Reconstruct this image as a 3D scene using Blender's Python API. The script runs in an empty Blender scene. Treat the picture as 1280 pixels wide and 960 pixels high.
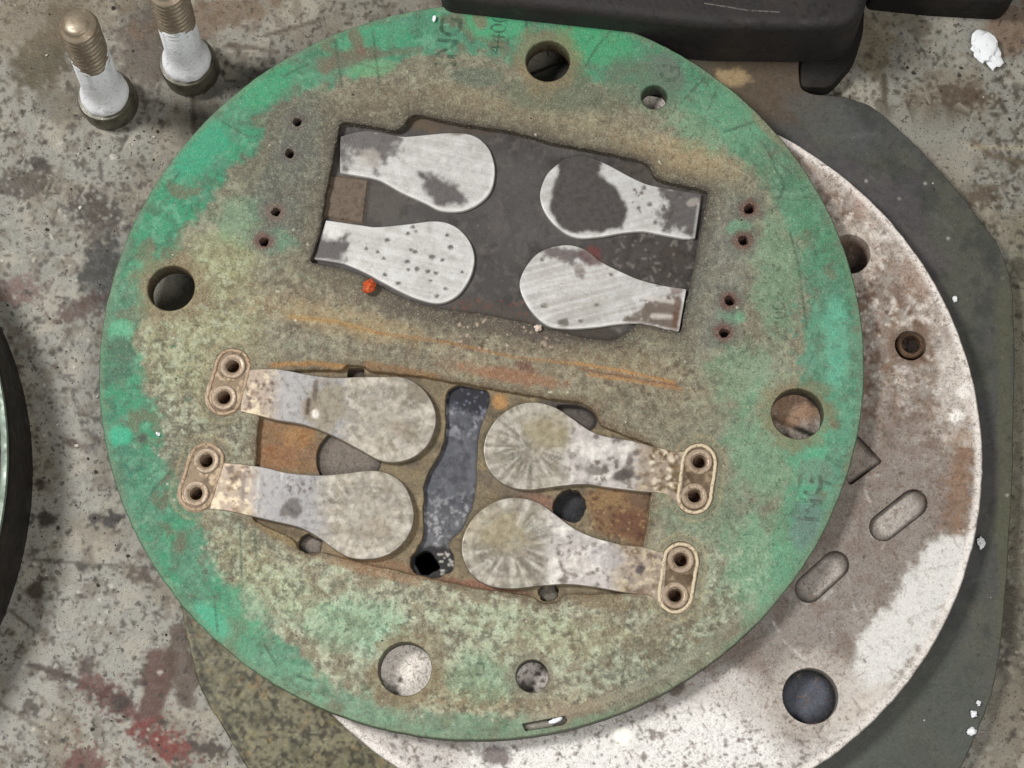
import bpy, bmesh, math, random
import numpy as np
from mathutils import Vector, Matrix
from mathutils.geometry import delaunay_2d_cdt

# ------------------------------------------------------------------ camera
F_PX, TILT, ROLL, DIST = 2200.0, math.radians(15.409), math.radians(-7.447), 0.57437
ZG = 0.022                       # top of the green valve plate
ZS = 0.014                       # top of the pale flange plate
ZB = 0.006                       # top of the dark base plate
sc = bpy.context.scene
_fw = np.array([0, math.sin(TILT), -math.cos(TILT)])
_x0 = np.array([1.0, 0, 0]); _y0 = np.array([0, math.cos(TILT), math.sin(TILT)])
CX = math.cos(ROLL)*_x0 + math.sin(ROLL)*_y0
CY = -math.sin(ROLL)*_x0 + math.cos(ROLL)*_y0
CPOS = -_fw*DIST + np.array([0, 0, ZG])
cam = bpy.data.cameras.new('camera'); co = bpy.data.objects.new('camera', cam)
sc.collection.objects.link(co); sc.camera = co
cam.sensor_width = 36.0; cam.lens = 36.0*F_PX/1280.0; cam.clip_end = 50; cam.clip_start = 0.01
co.matrix_world = Matrix(((CX[0], CY[0], -_fw[0], CPOS[0]), (CX[1], CY[1], -_fw[1], CPOS[1]),
                          (CX[2], CY[2], -_fw[2], CPOS[2]), (0, 0, 0, 1)))
# ------------------------------------------------------------------ light
w = bpy.data.worlds.new('World'); sc.world = w; w.use_nodes = True
w.node_tree.nodes['Background'].inputs[0].default_value = (0.98, 1.0, 1.0, 1)
w.node_tree.nodes['Background'].inputs[1].default_value = 0.15
def area(name, loc, target, size, power, col):
    l = bpy.data.lights.new(name, 'AREA'); l.energy = power; l.size = size; l.color = col
    o = bpy.data.objects.new(name, l); sc.collection.objects.link(o); o.location = loc
    o.rotation_euler = (Vector(target)-Vector(loc)).to_track_quat('-Z', 'Y').to_euler()
area('ceiling_lamp', (-0.70, 0.34, 1.05), (0.0, -0.03, 0), 0.26, 15.5, (1.0, 0.99, 0.97))
area('bench_lamp', (0.30, -0.60, 0.95), (0.06, -0.12, 0), 0.40, 6.8, (1, 0.985, 0.96))
sc.view_settings.view_transform = 'Standard'; sc.view_settings.look = 'None'
sc.view_settings.gamma = 1; sc.view_settings.use_curve_mapping = False; sc.view_settings.exposure = 0.0
sc.render.resolution_x = 1024; sc.render.resolution_y = 768
sc.render.engine = 'CYCLES'

# ------------------------------------------------------------------ helpers
def unproj(px, py, z):
    px = np.asarray(px, float); py = np.asarray(py, float)
    u = (px-640)/F_PX; v = -(py-480)/F_PX
    D = _fw + u[..., None]*CX + v[..., None]*CY
    t = (z-CPOS[2])/D[..., 2]
    return CPOS + t[..., None]*D
def at(px, py, z=0.0):
    return Vector(unproj(np.array([px]), np.array([py]), z)[0])
def proj(W):
    R = np.asarray(W, float)-CPOS
    d = R@_fw
    return np.stack([640+F_PX*(R@CX)/d, 480-F_PX*(R@CY)/d], -1)
def lin(c):
    c = np.asarray(c, float)/255.0
    return np.where(c <= 0.04045, c/12.92, ((c+0.055)/1.055)**2.4)
def tag(o, label=None, cat=None, group=None, kind=None):
    if label: o['label'] = label
    if cat: o['category'] = cat
    if group: o['group'] = group
    if kind: o['kind'] = kind
    return o
def empty(name, loc):
    o = bpy.data.objects.new(name, None); sc.collection.objects.link(o); o.location = loc
    o.empty_display_size = 0.01
    return o
def link(name, me, mat, parent=None):
    o = bpy.data.objects.new(name, me); sc.collection.objects.link(o)
    if mat: me.materials.append(mat)
    if parent:
        q = parent; loc = Vector((0, 0, 0))
        while q: loc += q.location; q = q.parent
        o.parent = parent; me.transform(Matrix.Translation(-loc))
    return o
def obj(name, bm, mat, parent=None, smooth=True):
    me = bpy.data.meshes.new(name); bmesh.ops.recalc_face_normals(bm, faces=bm.faces); bm.to_mesh(me); bm.free()
    if smooth:
        for p in me.polygons: p.use_smooth = True
        try: me.set_sharp_from_angle(angle=math.radians(38))
        except Exception: pass
    return link(name, me, mat, parent)

# ---- numpy noise
_rng = np.random.RandomState(7); _lat = _rng.rand(256, 256)
def vnoise(x, y):
    xi = np.floor(x).astype(int); yi = np.floor(y).astype(int); fx = x-xi; fy = y-yi
    fx = fx*fx*(3-2*fx); fy = fy*fy*(3-2*fy)
    g = lambda a, b: _lat[a & 255, b & 255]
    return (g(xi, yi)*(1-fx)+g(xi+1, yi)*fx)*(1-fy)+(g(xi, yi+1)*(1-fx)+g(xi+1, yi+1)*fx)*fy
def fbm(x, y, o=4, seed=0):
    s = 0; a = 0.5; t = 0
    for i in range(o):
        c, n = math.cos(0.6*i+.3), math.sin(0.6*i+.3)
        s = s+a*vnoise((c*x-n*y)+17.3*seed+5.1*i, (n*x+c*y)-9.7*seed+3.3*i); t += a; a *= 0.55; x = x*2.03; y = y*2.03
    return s/t
def sst(a, b, x):
    t = np.clip((x-a)/(b-a), 0, 1); return t*t*(3-2*t)
def inpoly(x, y, P):
    P = np.asarray(P, float); r = np.zeros(len(x), bool); j = len(P)-1
    for i in range(len(P)):
        xi, yi = P[i]; xj, yj = P[j]
        if yi != yj:
            r ^= ((yi > y) != (yj > y)) & (x < (xj-xi)*(y-yi)/(yj-yi)+xi)
        j = i
    return r
def segdist(x, y, pts, closed=False):
    d = np.full(len(x), 1e9); n = len(pts)
    for i in range(n if closed else n-1):
        ax, ay = pts[i]; bx, by = pts[(i+1) % n]; dx, dy = bx-ax, by-ay; L = dx*dx+dy*dy+1e-9
        t = np.clip(((x-ax)*dx+(y-ay)*dy)/L, 0, 1)
        d = np.minimum(d, np.hypot(x-ax-t*dx, y-ay-t*dy))
    return d
class Paint:
    """albedo of stains, paint and wear, plus some painted light and shade, over a surface, laid out in layers (photo-plane coordinates)"""
    def __init__(s, x, y, base):
        s.x = x; s.y = y; s.c = np.tile(lin(base), (len(x), 1)); s.g = np.ones(len(x)); s.k = 0; s.rg = 1.0
    def mix(s, m, col):
        m = np.clip(m, 0, 1)[:, None]; s.c = s.c*(1-m)+lin(col)*m
    def noise(s, sc_, o=4):
        s.k += 1; return fbm(s.x/sc_, s.y/sc_, o, s.k)
    def mottle(s, col, sc_, lo, hi, st=1.0, mask=1.0, o=4):
        s.mix(sst(lo, hi, s.noise(sc_, o))*st*mask, col)
    def blob(s, cx, cy, rx, ry, ang, col, st=1.0, soft=.6, rag=.35, ns=22, grain=None):
        a = math.radians(ang); dx = s.x-cx; dy = s.y-cy
        d = np.hypot((dx*math.cos(a)+dy*math.sin(a))/rx, (-dx*math.sin(a)+dy*math.cos(a))/ry)
        d = d+rag*s.rg*2*(s.noise(ns/s.rg)-.5)
        m = sst(1+soft/2, max(0, 1-soft/2), d)*st
        s.mix(m, col)
        if grain is not None: s.g = s.g*(1-m)+grain*m
    def line(s, pts, wd, col, st=1.0, rag=.5, soft=1.5, ns=14):
        d = segdist(s.x, s.y, pts)+rag*wd*2*(s.noise(ns)-.5)
        s.mix(sst(wd+soft, max(wd-soft, 0), d)*st, col)
    def poly(s, pts, col, st=1.0, soft=8, rag=8, ns=18, grain=None):
        d = segdist(s.x, s.y, pts, True); d = np.where(inpoly(s.x, s.y, pts), -d, d)
        d = d+rag*2*(s.noise(ns)-.5)
        m = sst(soft/2, -soft/2, d)*st
        s.mix(m, col)
        if grain is not None: s.g = s.g*(1-m)+grain*m
    def dots(s, n, box, rmin, rmax, col, st=.9, seed=1):
        r = random.Random(seed)
        for _ in range(n):
            cx = r.uniform(box[0], box[2]); cy = r.uniform(box[1], box[3]); q = r.uniform(rmin, rmax)
            near = np.abs(s.x-cx)+np.abs(s.y-cy) < 4*q+8
            if near.any():
                d = np.hypot((s.x[near]-cx)*r.uniform(.7, 1.4), s.y[near]-cy)
                m = (sst(q*1.35, q*.6, d)*st)[:, None]
                s.c[near] = s.c[near]*(1-m)+lin(col)*m
    def scratches(s, n, box, lmin, lmax, col, st=.35, wd=.7, seed=1):
        r = random.Random(seed)
        for _ in range(n):
            cx = r.uniform(box[0], box[2]); cy = r.uniform(box[1], box[3]); a = r.uniform(0, math.pi); L = r.uniform(lmin, lmax); b = a+r.uniform(-.3, .3)
            P = [(cx, cy), (cx+L*.5*math.cos(a), cy+L*.5*math.sin(a)), (cx+L*.5*(math.cos(a)+math.cos(b)), cy+L*.5*(math.sin(a)+math.sin(b)))]
            k = (np.abs(s.x-cx) < L+6) & (np.abs(s.y-cy) < L+6)
            if k.any():
                d = segdist(s.x[k], s.y[k], P); m = (sst(wd+1.5, 0, d)*st*r.uniform(.4, 1)*sst(.3, .55, fbm(s.x[k]/12, s.y[k]/12, 2, seed)))[:, None]
                s.c[k] = s.c[k]*(1-m)+lin(col)*m
    def rgba(s):
        return np.concatenate([np.clip(1.1*np.clip(s.c, 0, 1)**1.17, 0.003, .9), s.g[:, None]], 1)

# ---- curves in photo-plane coordinates
def crom(P, n=6):
    P = [np.array(p, float) for p in P]; out = []; N = len(P)
    for i in range(N):
        a, b, c, d = P[i-1], P[i], P[(i+1) % N], P[(i+2) % N]
        for k in range(n):
            t = k/n
            out.append(.5*((2*b)+(c-a)*t+(2*a-5*b+4*c-d)*t*t+(3*b-a-3*c+d)*t**3))
    return np.array(out)
def rounded(P, r=5, n=4):
    P = [np.array(p, float) for p in P]; out = []; N = len(P)
    for i in range(N):
        a, b, c = P[i-1], P[i], P[(i+1) % N]
        u = a-b; v = c-b; lu = np.linalg.norm(u); lv = np.linalg.norm(v)
        q = min(r, lu*.45, lv*.45); p0 = b+u/lu*q; p2 = b+v/lv*q
        for k in range(n+1):
            t = k/n; out.append((1-t)**2*p0+2*t*(1-t)*b+t*t*p2)
    return np.array(out)
def wcircle(c, r, z, n=64):
    """a true circle in the plane z, returned in photo-plane coordinates"""
    a = np.arange(n)*2*np.pi/n
    return proj(np.stack([c[0]+r*np.cos(a), c[1]+r*np.sin(a), np.full(n, z)], -1))
MM = 0.000262                    # metres per photo pixel, roughly
def pcircle(px, py, rpx, z, n=40, jit=0, sd=0):
    c = at(px, py, z); a = np.arange(n)*2*np.pi/n
    rr = np.full(n, rpx*MM)
    if jit: rr = rr*(1+jit*(fbm(np.cos(a)*1.5+sd, np.sin(a)*1.5+sd*2, 3)-.5)*2)
    return proj(np.stack([c.x+rr*np.cos(a), c.y+rr*np.sin(a), np.full(n, z)], -1))
def area2(L): return 0.5*np.sum(L[:, 0]*np.roll(L[:, 1], -1)-np.roll(L[:, 0], -1)*L[:, 1])
def resample(L, step):
    out = []
    for i in range(len(L)):
        a = L[i]; b = L[(i+1) % len(L)]; k = max(1, int(np.hypot(*(b-a))/step))
        for j in range(k): out.append(a+(b-a)*j/k)
    return np.array(out)

def sheet(name, outline, zt, zb, mat, colour, spacing=4.0, holes=(), bev=0.0004, wall=None, parent=None, dens=None, extra=None, ojit=0):
    """a plate with real holes and pockets: fine triangulated top, bevelled rims, walls, and floors in blind holes.
       holes: dict(loop, depth (None = through), wall=rgb, cap=rgb, bev)"""
    loops = [np.asarray(outline, float)]+[np.asarray(h['loop'], float) for h in holes]
    loops = [L if area2(L) > 0 else L[::-1] for L in loops]
    loops = [resample(L, spacing*2.2) for L in loops]
    loops = [L if not h.get('jit') else L+h['jit']*2*np.stack([fbm(L[:, 0]/9, L[:, 1]/9, 3, 3)-.5, fbm(L[:, 0]/9, L[:, 1]/9, 3, 8)-.5], -1) for L, h in zip(loops, [{'jit': ojit}]+list(holes))]
    O = loops[0]; x0, y0 = O.min(0); x1, y1 = O.max(0)
    gx, gy = np.meshgrid(np.arange(x0, x1, spacing), np.arange(y0, y1, spacing*.866))
    gx = gx+((np.arange(gx.shape[0]) % 2)*.5*spacing)[:, None]
    gx = gx.ravel(); gy = gy.ravel()
    k = inpoly(gx, gy, O)
    for L in loops[1:]: k &= ~inpoly(gx, gy, L)
    if dens is not None: k &= dens(gx, gy)
    gx = gx[k]; gy = gy[k]
    near = np.zeros(len(gx), bool)
    for L in loops:
        for p in L: near |= (gx-p[0])**2+(gy-p[1])**2 < (spacing*.45)**2
    G = np.stack([gx[~near], gy[~near]], -1)
    if extra is not None: G = np.concatenate([G, extra])
    V = np.concatenate(loops+[G]); E = []; b = 0
    for L in loops:
        n = len(L); E += [(b+i, b+(i+1) % n) for i in range(n)]; b += n
    r = delaunay_2d_cdt([Vector(v) for v in V], E, [], 0, 1e-5)
    P2 = np.array([tuple(v) for v in r[0]]); T = np.array(r[2]); ov = r[3]
    orig = {}
    for i, l in enumerate(ov):
        for q in l: orig[q] = i
    cen = P2[T].mean(1); ok = inpoly(cen[:, 0], cen[:, 1], O)
    for L in loops[1:]: ok &= ~inpoly(cen[:, 0], cen[:, 1], L)
    T = T[ok]
    W = unproj(P2[:, 0], P2[:, 1], zt)
    A = (W[T[:, 1]]-W[T[:, 0]]); B = (W[T[:, 2]]-W[T[:, 0]])
    flip = (A[:, 0]*B[:, 1]-A[:, 1]*B[:, 0]) < 0
    T[flip] = T[flip][:, ::-1]
    pt = colour(P2[:, 0], P2[:, 1]); C = pt.rgba()
    verts = [tuple(v) for v in W]; faces = [tuple(int(q) for q in t) for t in T]; cols = [C]; nflat = len(faces)
    b = 0; rnd = np.random.RandomState(3); flat = []
    for li, L in enumerate(loops):
        n = len(L); idx = [orig[b+i] for i in range(n)]; b += n
        R = W[idx]; tn = np.roll(R, -1, 0)-np.roll(R, 1, 0); nr = np.stack([tn[:, 1], -tn[:, 0]], -1)
        nr /= np.linalg.norm(nr, axis=1)[:, None]+1e-12
        s = np.sum(R[:, 0]*np.roll(R[:, 1], -1)-np.roll(R[:, 0], -1)*R[:, 1])
        if s < 0: nr = -nr                                     # outward of the loop
        h = holes[li-1] if li else {}
        bv = h.get('bev', bev); sg = 1 if li == 0 else -1
        dep = h.get('depth'); zl = zb if (li == 0 or dep is None) else zt-dep
        wc = h.get('wall', wall)
        rings = [idx]
        taper = h.get('taper', 0.0)
        for (off, z, kk) in ((bv*.4, zt-bv*.12, 0), (bv, zt-bv, 1), (bv+taper, zl, 2)):
            q = np.concatenate([R[:, :2]+sg*nr*off, np.full((n, 1), z)], 1)
            st = len(verts); verts += [tuple(v) for v in q]; rings.append(list(range(st, st+n)))
            c = C[idx].copy()
            if wc is not None and kk:
                f = 0.55 if kk == 1 else 1.0
                c[:, :3] = c[:, :3]*(1-f)+lin(wc)*f*(0.8+.4*rnd.rand(n, 1))
            cols.append(c)
        for a_, b_ in zip(rings[:-1], rings[1:]):
            for i in range(n):
                j = (i+1) % n; f = (a_[i], b_[i], b_[j], a_[j])
                faces.append(f if (s > 0) == (li == 0) else f[::-1])
        if li and dep is not None:
            c_from = len(faces)
            last = rings[-1]; q = np.array([verts[v] for v in last]); c0 = q.mean(0)
            cc = lin(h.get('cap', (40, 36, 32)))
            prev = last
            for f_ in (.66, .33):
                st = len(verts)
                verts += [tuple(c0+(v-c0)*f_) for v in q]; new = list(range(st, st+n))
                cols.append(np.concatenate([np.clip(np.tile(cc, (n, 1))*(0.75+.5*fbm(q[:, :1]*f_*900+li, q[:, 1:2]*f_*900, 3)), 0, .9), np.ones((n, 1))], 1))
                for i in range(n):
                    j = (i+1) % n; f = (prev[i], new[i], new[j], prev[j]); faces.append(f if s < 0 else f[::-1])
                prev = new
            st = len(verts); verts.append(tuple(c0)); cols.append(np.array([[*cc, 1.0]]))
            for i in range(n):
                f = (prev[i], st, prev[(i+1) % n]); faces.append(f if s < 0 else f[::-1])
            flat.append((c_from, len(faces)))
    me = bpy.data.meshes.new(name); me.from_pydata(verts, [], faces)
    sm = np.zeros(len(faces), bool); sm[nflat:] = True
    for a_, b_ in flat: sm[a_:b_] = False
    me.polygons.foreach_set('use_smooth', sm)
    ca = me.color_attributes.new('wear', 'FLOAT_COLOR', 'POINT')
    ca.data.foreach_set('color', np.concatenate(cols).astype(np.float32).ravel())
    me.update()
    return link(name, me, mat, parent)

# ------------------------------------------------------------------ materials
def worn(name, base=None, grains=(), rough=.6, metal=0.0, bump=0.0, bscale=900, spec=.4, rvar=.15, alpha=None, coord='Object'):
    m = bpy.data.materials.new(name); m.use_nodes = True; nt = m.node_tree; N = nt.nodes; Lk = nt.links
    bs = N['Principled BSDF']; tc = N.new('ShaderNodeTexCoord')
    if base is None:
        a = N.new('ShaderNodeVertexColor'); a.layer_name = 'wear'; col = a.outputs['Color']; al = a.outputs['Alpha']
    else:
        rg = N.new('ShaderNodeRGB'); rg.outputs[0].default_value = (*lin(base), 1); col = rg.outputs[0]; al = None
    for i, (scl, det, dist, lo, hi, c, st) in enumerate(grains):
        n = N.new('ShaderNodeTexNoise'); n.noise_dimensions = '4D'; n.inputs['W'].default_value = i*3.7
        n.inputs['Scale'].default_value = scl; n.inputs['Detail'].default_value = det; n.inputs['Distortion'].default_value = dist
        Lk.new(tc.outputs[coord], n.inputs['Vector'])
        mr = N.new('ShaderNodeMapRange'); mr.interpolation_type = 'SMOOTHSTEP'
        mr.inputs[1].default_value = lo; mr.inputs[2].default_value = hi; mr.inputs[4].default_value = st
        Lk.new(n.outputs[0], mr.inputs[0]); f = mr.outputs[0]
        if al is not None:
            mu = N.new('ShaderNodeMath'); mu.operation = 'MULTIPLY'; Lk.new(f, mu.inputs[0]); Lk.new(al, mu.inputs[1]); f = mu.outputs[0]
        mx = N.new('ShaderNodeMix'); mx.data_type = 'RGBA'
        if isinstance(c, (int, float)):                    # lighten or darken what is there
            mx.blend_type = 'MULTIPLY'; mx.clamp_result = False; mx.inputs[7].default_value = (c, c, c, 1)
        else: mx.inputs[7].default_value = (*lin(c), 1)
        Lk.new(f, mx.inputs[0]); Lk.new(col, mx.inputs[6]); col = mx.outputs[2]
    Lk.new(col, bs.inputs['Base Color'])
    bs.inputs['Metallic'].default_value = metal; bs.inputs['Specular IOR Level'].default_value = spec
    n = N.new('ShaderNodeTexNoise'); n.inputs['Scale'].default_value = bscale*.35; n.inputs['Detail'].default_value = 5
    Lk.new(tc.outputs[coord], n.inputs['Vector'])
    mr = N.new('ShaderNodeMapRange'); mr.inputs[1].default_value = .3; mr.inputs[2].default_value = .7
    mr.inputs[3].default_value = max(.05, rough-rvar); mr.inputs[4].default_value = min(1, rough+rvar)
    Lk.new(n.outputs[0], mr.inputs[0]); Lk.new(mr.outputs[0], bs.inputs['Roughness'])
    if bump:
        n = N.new('ShaderNodeTexNoise'); n.inputs['Scale'].default_value = bscale; n.inputs['Detail'].default_value = 6
        n.inputs['Roughness'].default_value = .65
        Lk.new(tc.outputs[coord], n.inputs['Vector'])
        b = N.new('ShaderNodeBump'); b.inputs['Distance'].default_value = bump; b.inputs['Strength'].default_value = 1.0
        Lk.new(n.outputs[0], b.inputs['Height']); Lk.new(b.outputs[0], bs.inputs['Normal'])
    if alpha is not None:
        n = N.new('ShaderNodeTexNoise'); n.inputs['Scale'].default_value = 420; n.inputs['Detail'].default_value = 5
        Lk.new(tc.outputs[coord], n.inputs['Vector'])
        mr = N.new('ShaderNodeMapRange'); mr.inputs[1].default_value = .38; mr.inputs[2].default_value = .62
        mr.inputs[3].default_value = alpha[0]; mr.inputs[4].default_value = alpha[1]
        Lk.new(n.outputs[0], mr.inputs[0]); Lk.new(mr.outputs[0], bs.inputs['Alpha'])
    return m
M = {}
M['bench'] = worn('worn_bench_paint', None, [(420, 6, .8, .53, .68, .76, .7), (900, 5, .6, .57, .68, .66, .75), (1000, 5, .5, .56, .68, 1.25, .6),
            (620, 4, .6, .64, .655, (58, 52, 44), .85), (1300, 3, .4, .635, .65, (60, 54, 46), .8), (320, 5, .8, .655, .67, (70, 62, 54), .8), (2400, 3, .3, .56, .70, 1.25, .6), (260, 6, 1.6, .61, .66, (92, 84, 74), .5)],
            .5, 0, .0003, 900, .4)
M['green'] = worn('oxidised_green_plate', None, [(900, 5, 1.8, .53, .61, 1.45, .6), (1050, 5, 1.6, .53, .62, .58, .65),
            (2000, 4, 1.4, .53, .63, 1.35, .5), (2200, 3, 1.2, .54, .64, .62, .5), (300, 6, 1.2, .54, .68, .80, .7), (1500, 4, 1.5, .57, .64, (186, 184, 152), .35), (620, 6, 1.5, .58, .65, (70, 64, 50), .55)],
            .58, 0, .0003, 1500, .45)
M['pale'] = worn('corroded_pale_steel', None, [(560, 6, 1.4, .53, .63, .70, .75), (1200, 5, 1.2, .54, .63, .54, .7), (380, 6, 1.5, .57, .65, (112, 90, 76), .6),
            (900, 5, .8, .54, .66, 1.3, .7), (2300, 3, .4, .58, .68, .6, .65), (1500, 4, 1.0, .60, .66, (96, 78, 66), .6)], .6, .0, .00018, 1100, .3)
M['dark'] = worn('dark_plate_paint', None, [(700, 6, 1.0, .52, .64, .62, .75), (1200, 5, 1.0, .54, .64, 1.5, .7), (2300, 3, .5, .58, .70, 1.5, .5), (2000, 3, .5, .56, .68, .6, .6)],
            .5, 0, .00006, 900, .4)
M['recess'] = worn('blackened_recess', None, [(600, 5, .5, .52, .70, .75, .6), (1400, 4, .3, .62, .74, 1.5, .5), (2600, 2, 0, .64, .76, 1.7, .5)],
            .5, .0, .0001, 1300, .4)
M['land'] = worn('bare_lapped_steel', None, [(500, 5, .5, .52, .72, .88, .6), (1500, 4, .3, .56, .72, 1.08, .6), (2500, 3, 0, .64, .74, .72, .45)],
            .42, .2, .00008, 1600, .5)
M['reed'] = worn('dull_reed_steel', None, [(650, 5, .8, .54, .70, .84, .6), (1600, 4, .6, .56, .72, 1.12, .6), (1300, 3, .4, .64, .74, .62, .6), (300, 6, 1.5, .54, .64, .78, .7)],
            .38, .4, .00003, 1400, .5)
M['rim'] = worn('cream_scale_rim', (204, 188, 160), [(1100, 4, .6, .52, .68, (120, 100, 78), .8), (2600, 3, 0, .58, .70, (92, 74, 56), .6), (600, 5, 1, .58, .68, (206, 194, 170), .7)], .5, .0, .00008, 1500)
M['rim2'] = worn('brown_scale_rim', (166, 142, 116), [(900, 5, .8, .50, .66, (112, 86, 66), .85), (2400, 3, 0, .58, .70, (86, 62, 48), .6), (500, 5, 1, .60, .68, (204, 190, 162), .7)], .5, 0, .0001, 1500)
M['rivet'] = worn('tarnished_rivet', (168, 150, 130), [(1300, 4, .5, .50, .68, (132, 102, 80), .85), (2600, 2, 0, .60, .72, (96, 70, 52), .6)], .5, .25, .00006, 1600)
M['bore'] = worn('rusty_bore', (58, 34, 22), [(1800, 3, .3, .50, .70, (26, 16, 11), .9)], .7)
M['ring'] = worn('red_lead_ring', (122, 84, 76), [(1500, 4, .5, .50, .66, (84, 78, 70), .9), (2600, 2, 0, .58, .7, (150, 88, 78), .6)], .7, 0, .00005, 1600)
M['floor'] = worn('rusted_recess_floor', None, [(420, 6, 1.2, .53, .64, .68, .7), (1000, 5, 1.4, .53, .63, .55, .7), (900, 5, 1.2, .55, .65, 1.45, .6), (2000, 4, .8, .56, .66, 1.4, .5), (2200, 3, .5, .55, .65, .6, .6)], .55, 0, .0003, 1300, .4)
M['print'] = worn('faded_print', (56, 84, 68), [(900, 4, .5, .5, .7, (72, 110, 88), .6)], .7, alpha=(.06, .6))
M['stamp'] = worn('faded_stamp', (82, 98, 84), [], .7, alpha=(.0, .55))
M['black'] = worn('black_cast_paint', (44, 41, 40), [(60, 5, .5, .5, .7, (58, 50, 48), .8), (700, 4, .3, .60, .74, (66, 61, 58), .5), (300, 6, 1, .56, .66, (30, 28, 27), .7)], .58, 0, .00025, 700, .3)
M['blackbar'] = worn('dark_bar_paint', (24, 22, 20), [(80, 5, .5, .5, .7, (40, 35, 30), .8)], .65, 0, .0002, 800, .25)
M['scratch'] = worn('bare_scratch', (98, 93, 90), [(900, 3, 0, .5, .62, (60, 55, 52), .9)], .5)
M['head'] = worn('oiled_bolt_head', (88, 84, 70), [(260, 5, .6, .48, .66, (52, 48, 38), .85), (1200, 4, 0, .58, .7, (122, 116, 98), .5)], .42, .2, .0001, 900, .5)
M['white'] = worn('white_coating', (240, 241, 243), [(220, 5, .4, .56, .74, (204, 206, 212), .8), (900, 5, .6, .55, .68, (196, 198, 204), .8), (620, 4, .3, .66, .72, (104, 100, 98), .85)], .55, 0, .0003, 700, .4)
M['thread'] = worn('rusty_thread', (136, 124, 106), [(300, 5, .8, .48, .62, (122, 100, 80), .6), (700, 4, .3, .56, .68, (190, 178, 152), .5)], .4, .35, .00002, 900, .5)
M['drum'] = worn('dark_drum', (30, 26, 23), [(140, 5, .6, .50, .68, (44, 37, 31), .8), (900, 4, 0, .60, .72, (60, 53, 46), .4)], .5, 0, .0001, 800, .4)
M['drumrim'] = worn('drum_green_rim', (100, 112, 100), [(500, 4, .3, .5, .66, (84, 92, 80), .8)], .45, .2)
M['chip'] = worn('white_chip', (228, 230, 232), [(600, 4, .3, .56, .72, (176, 176, 172), .7)], .7, 0, .0002, 700)
M['orange'] = worn('orange_rust_lump', (196, 84, 34), [(900, 4, .5, .50, .66, (110, 42, 20), .9), (1400, 3, 0, .62, .7, (232, 160, 110), .6)], .6, 0, .0002, 900)
M['crumb'] = worn('pale_crumb', (214, 196, 180), [(1200, 3, .3, .5, .66, (150, 112, 92), .8)], .7)
M['screw'] = worn('plug_steel', (96, 74, 56), [(900, 4, .4, .5, .66, (66, 50, 40), .8)], .5, .2, .00006, 1200)

# ------------------------------------------------------------------ layout of the three discs
GC = np.array([-0.00934655, 0.01270284]); GR = 0.1250
SC = np.array([0.02667345, -0.0205026]);  SR = 0.12296
g_out = wcircle(GC, GR, ZG, 200)
s_out = wcircle(SC, SR, ZS, 200)
def under_green(x, y, z, pad=0.0):
    W = unproj(x, y, z); return np.hypot(W[:, 0]-GC[0], W[:, 1]-GC[1]) < GR-pad

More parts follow.
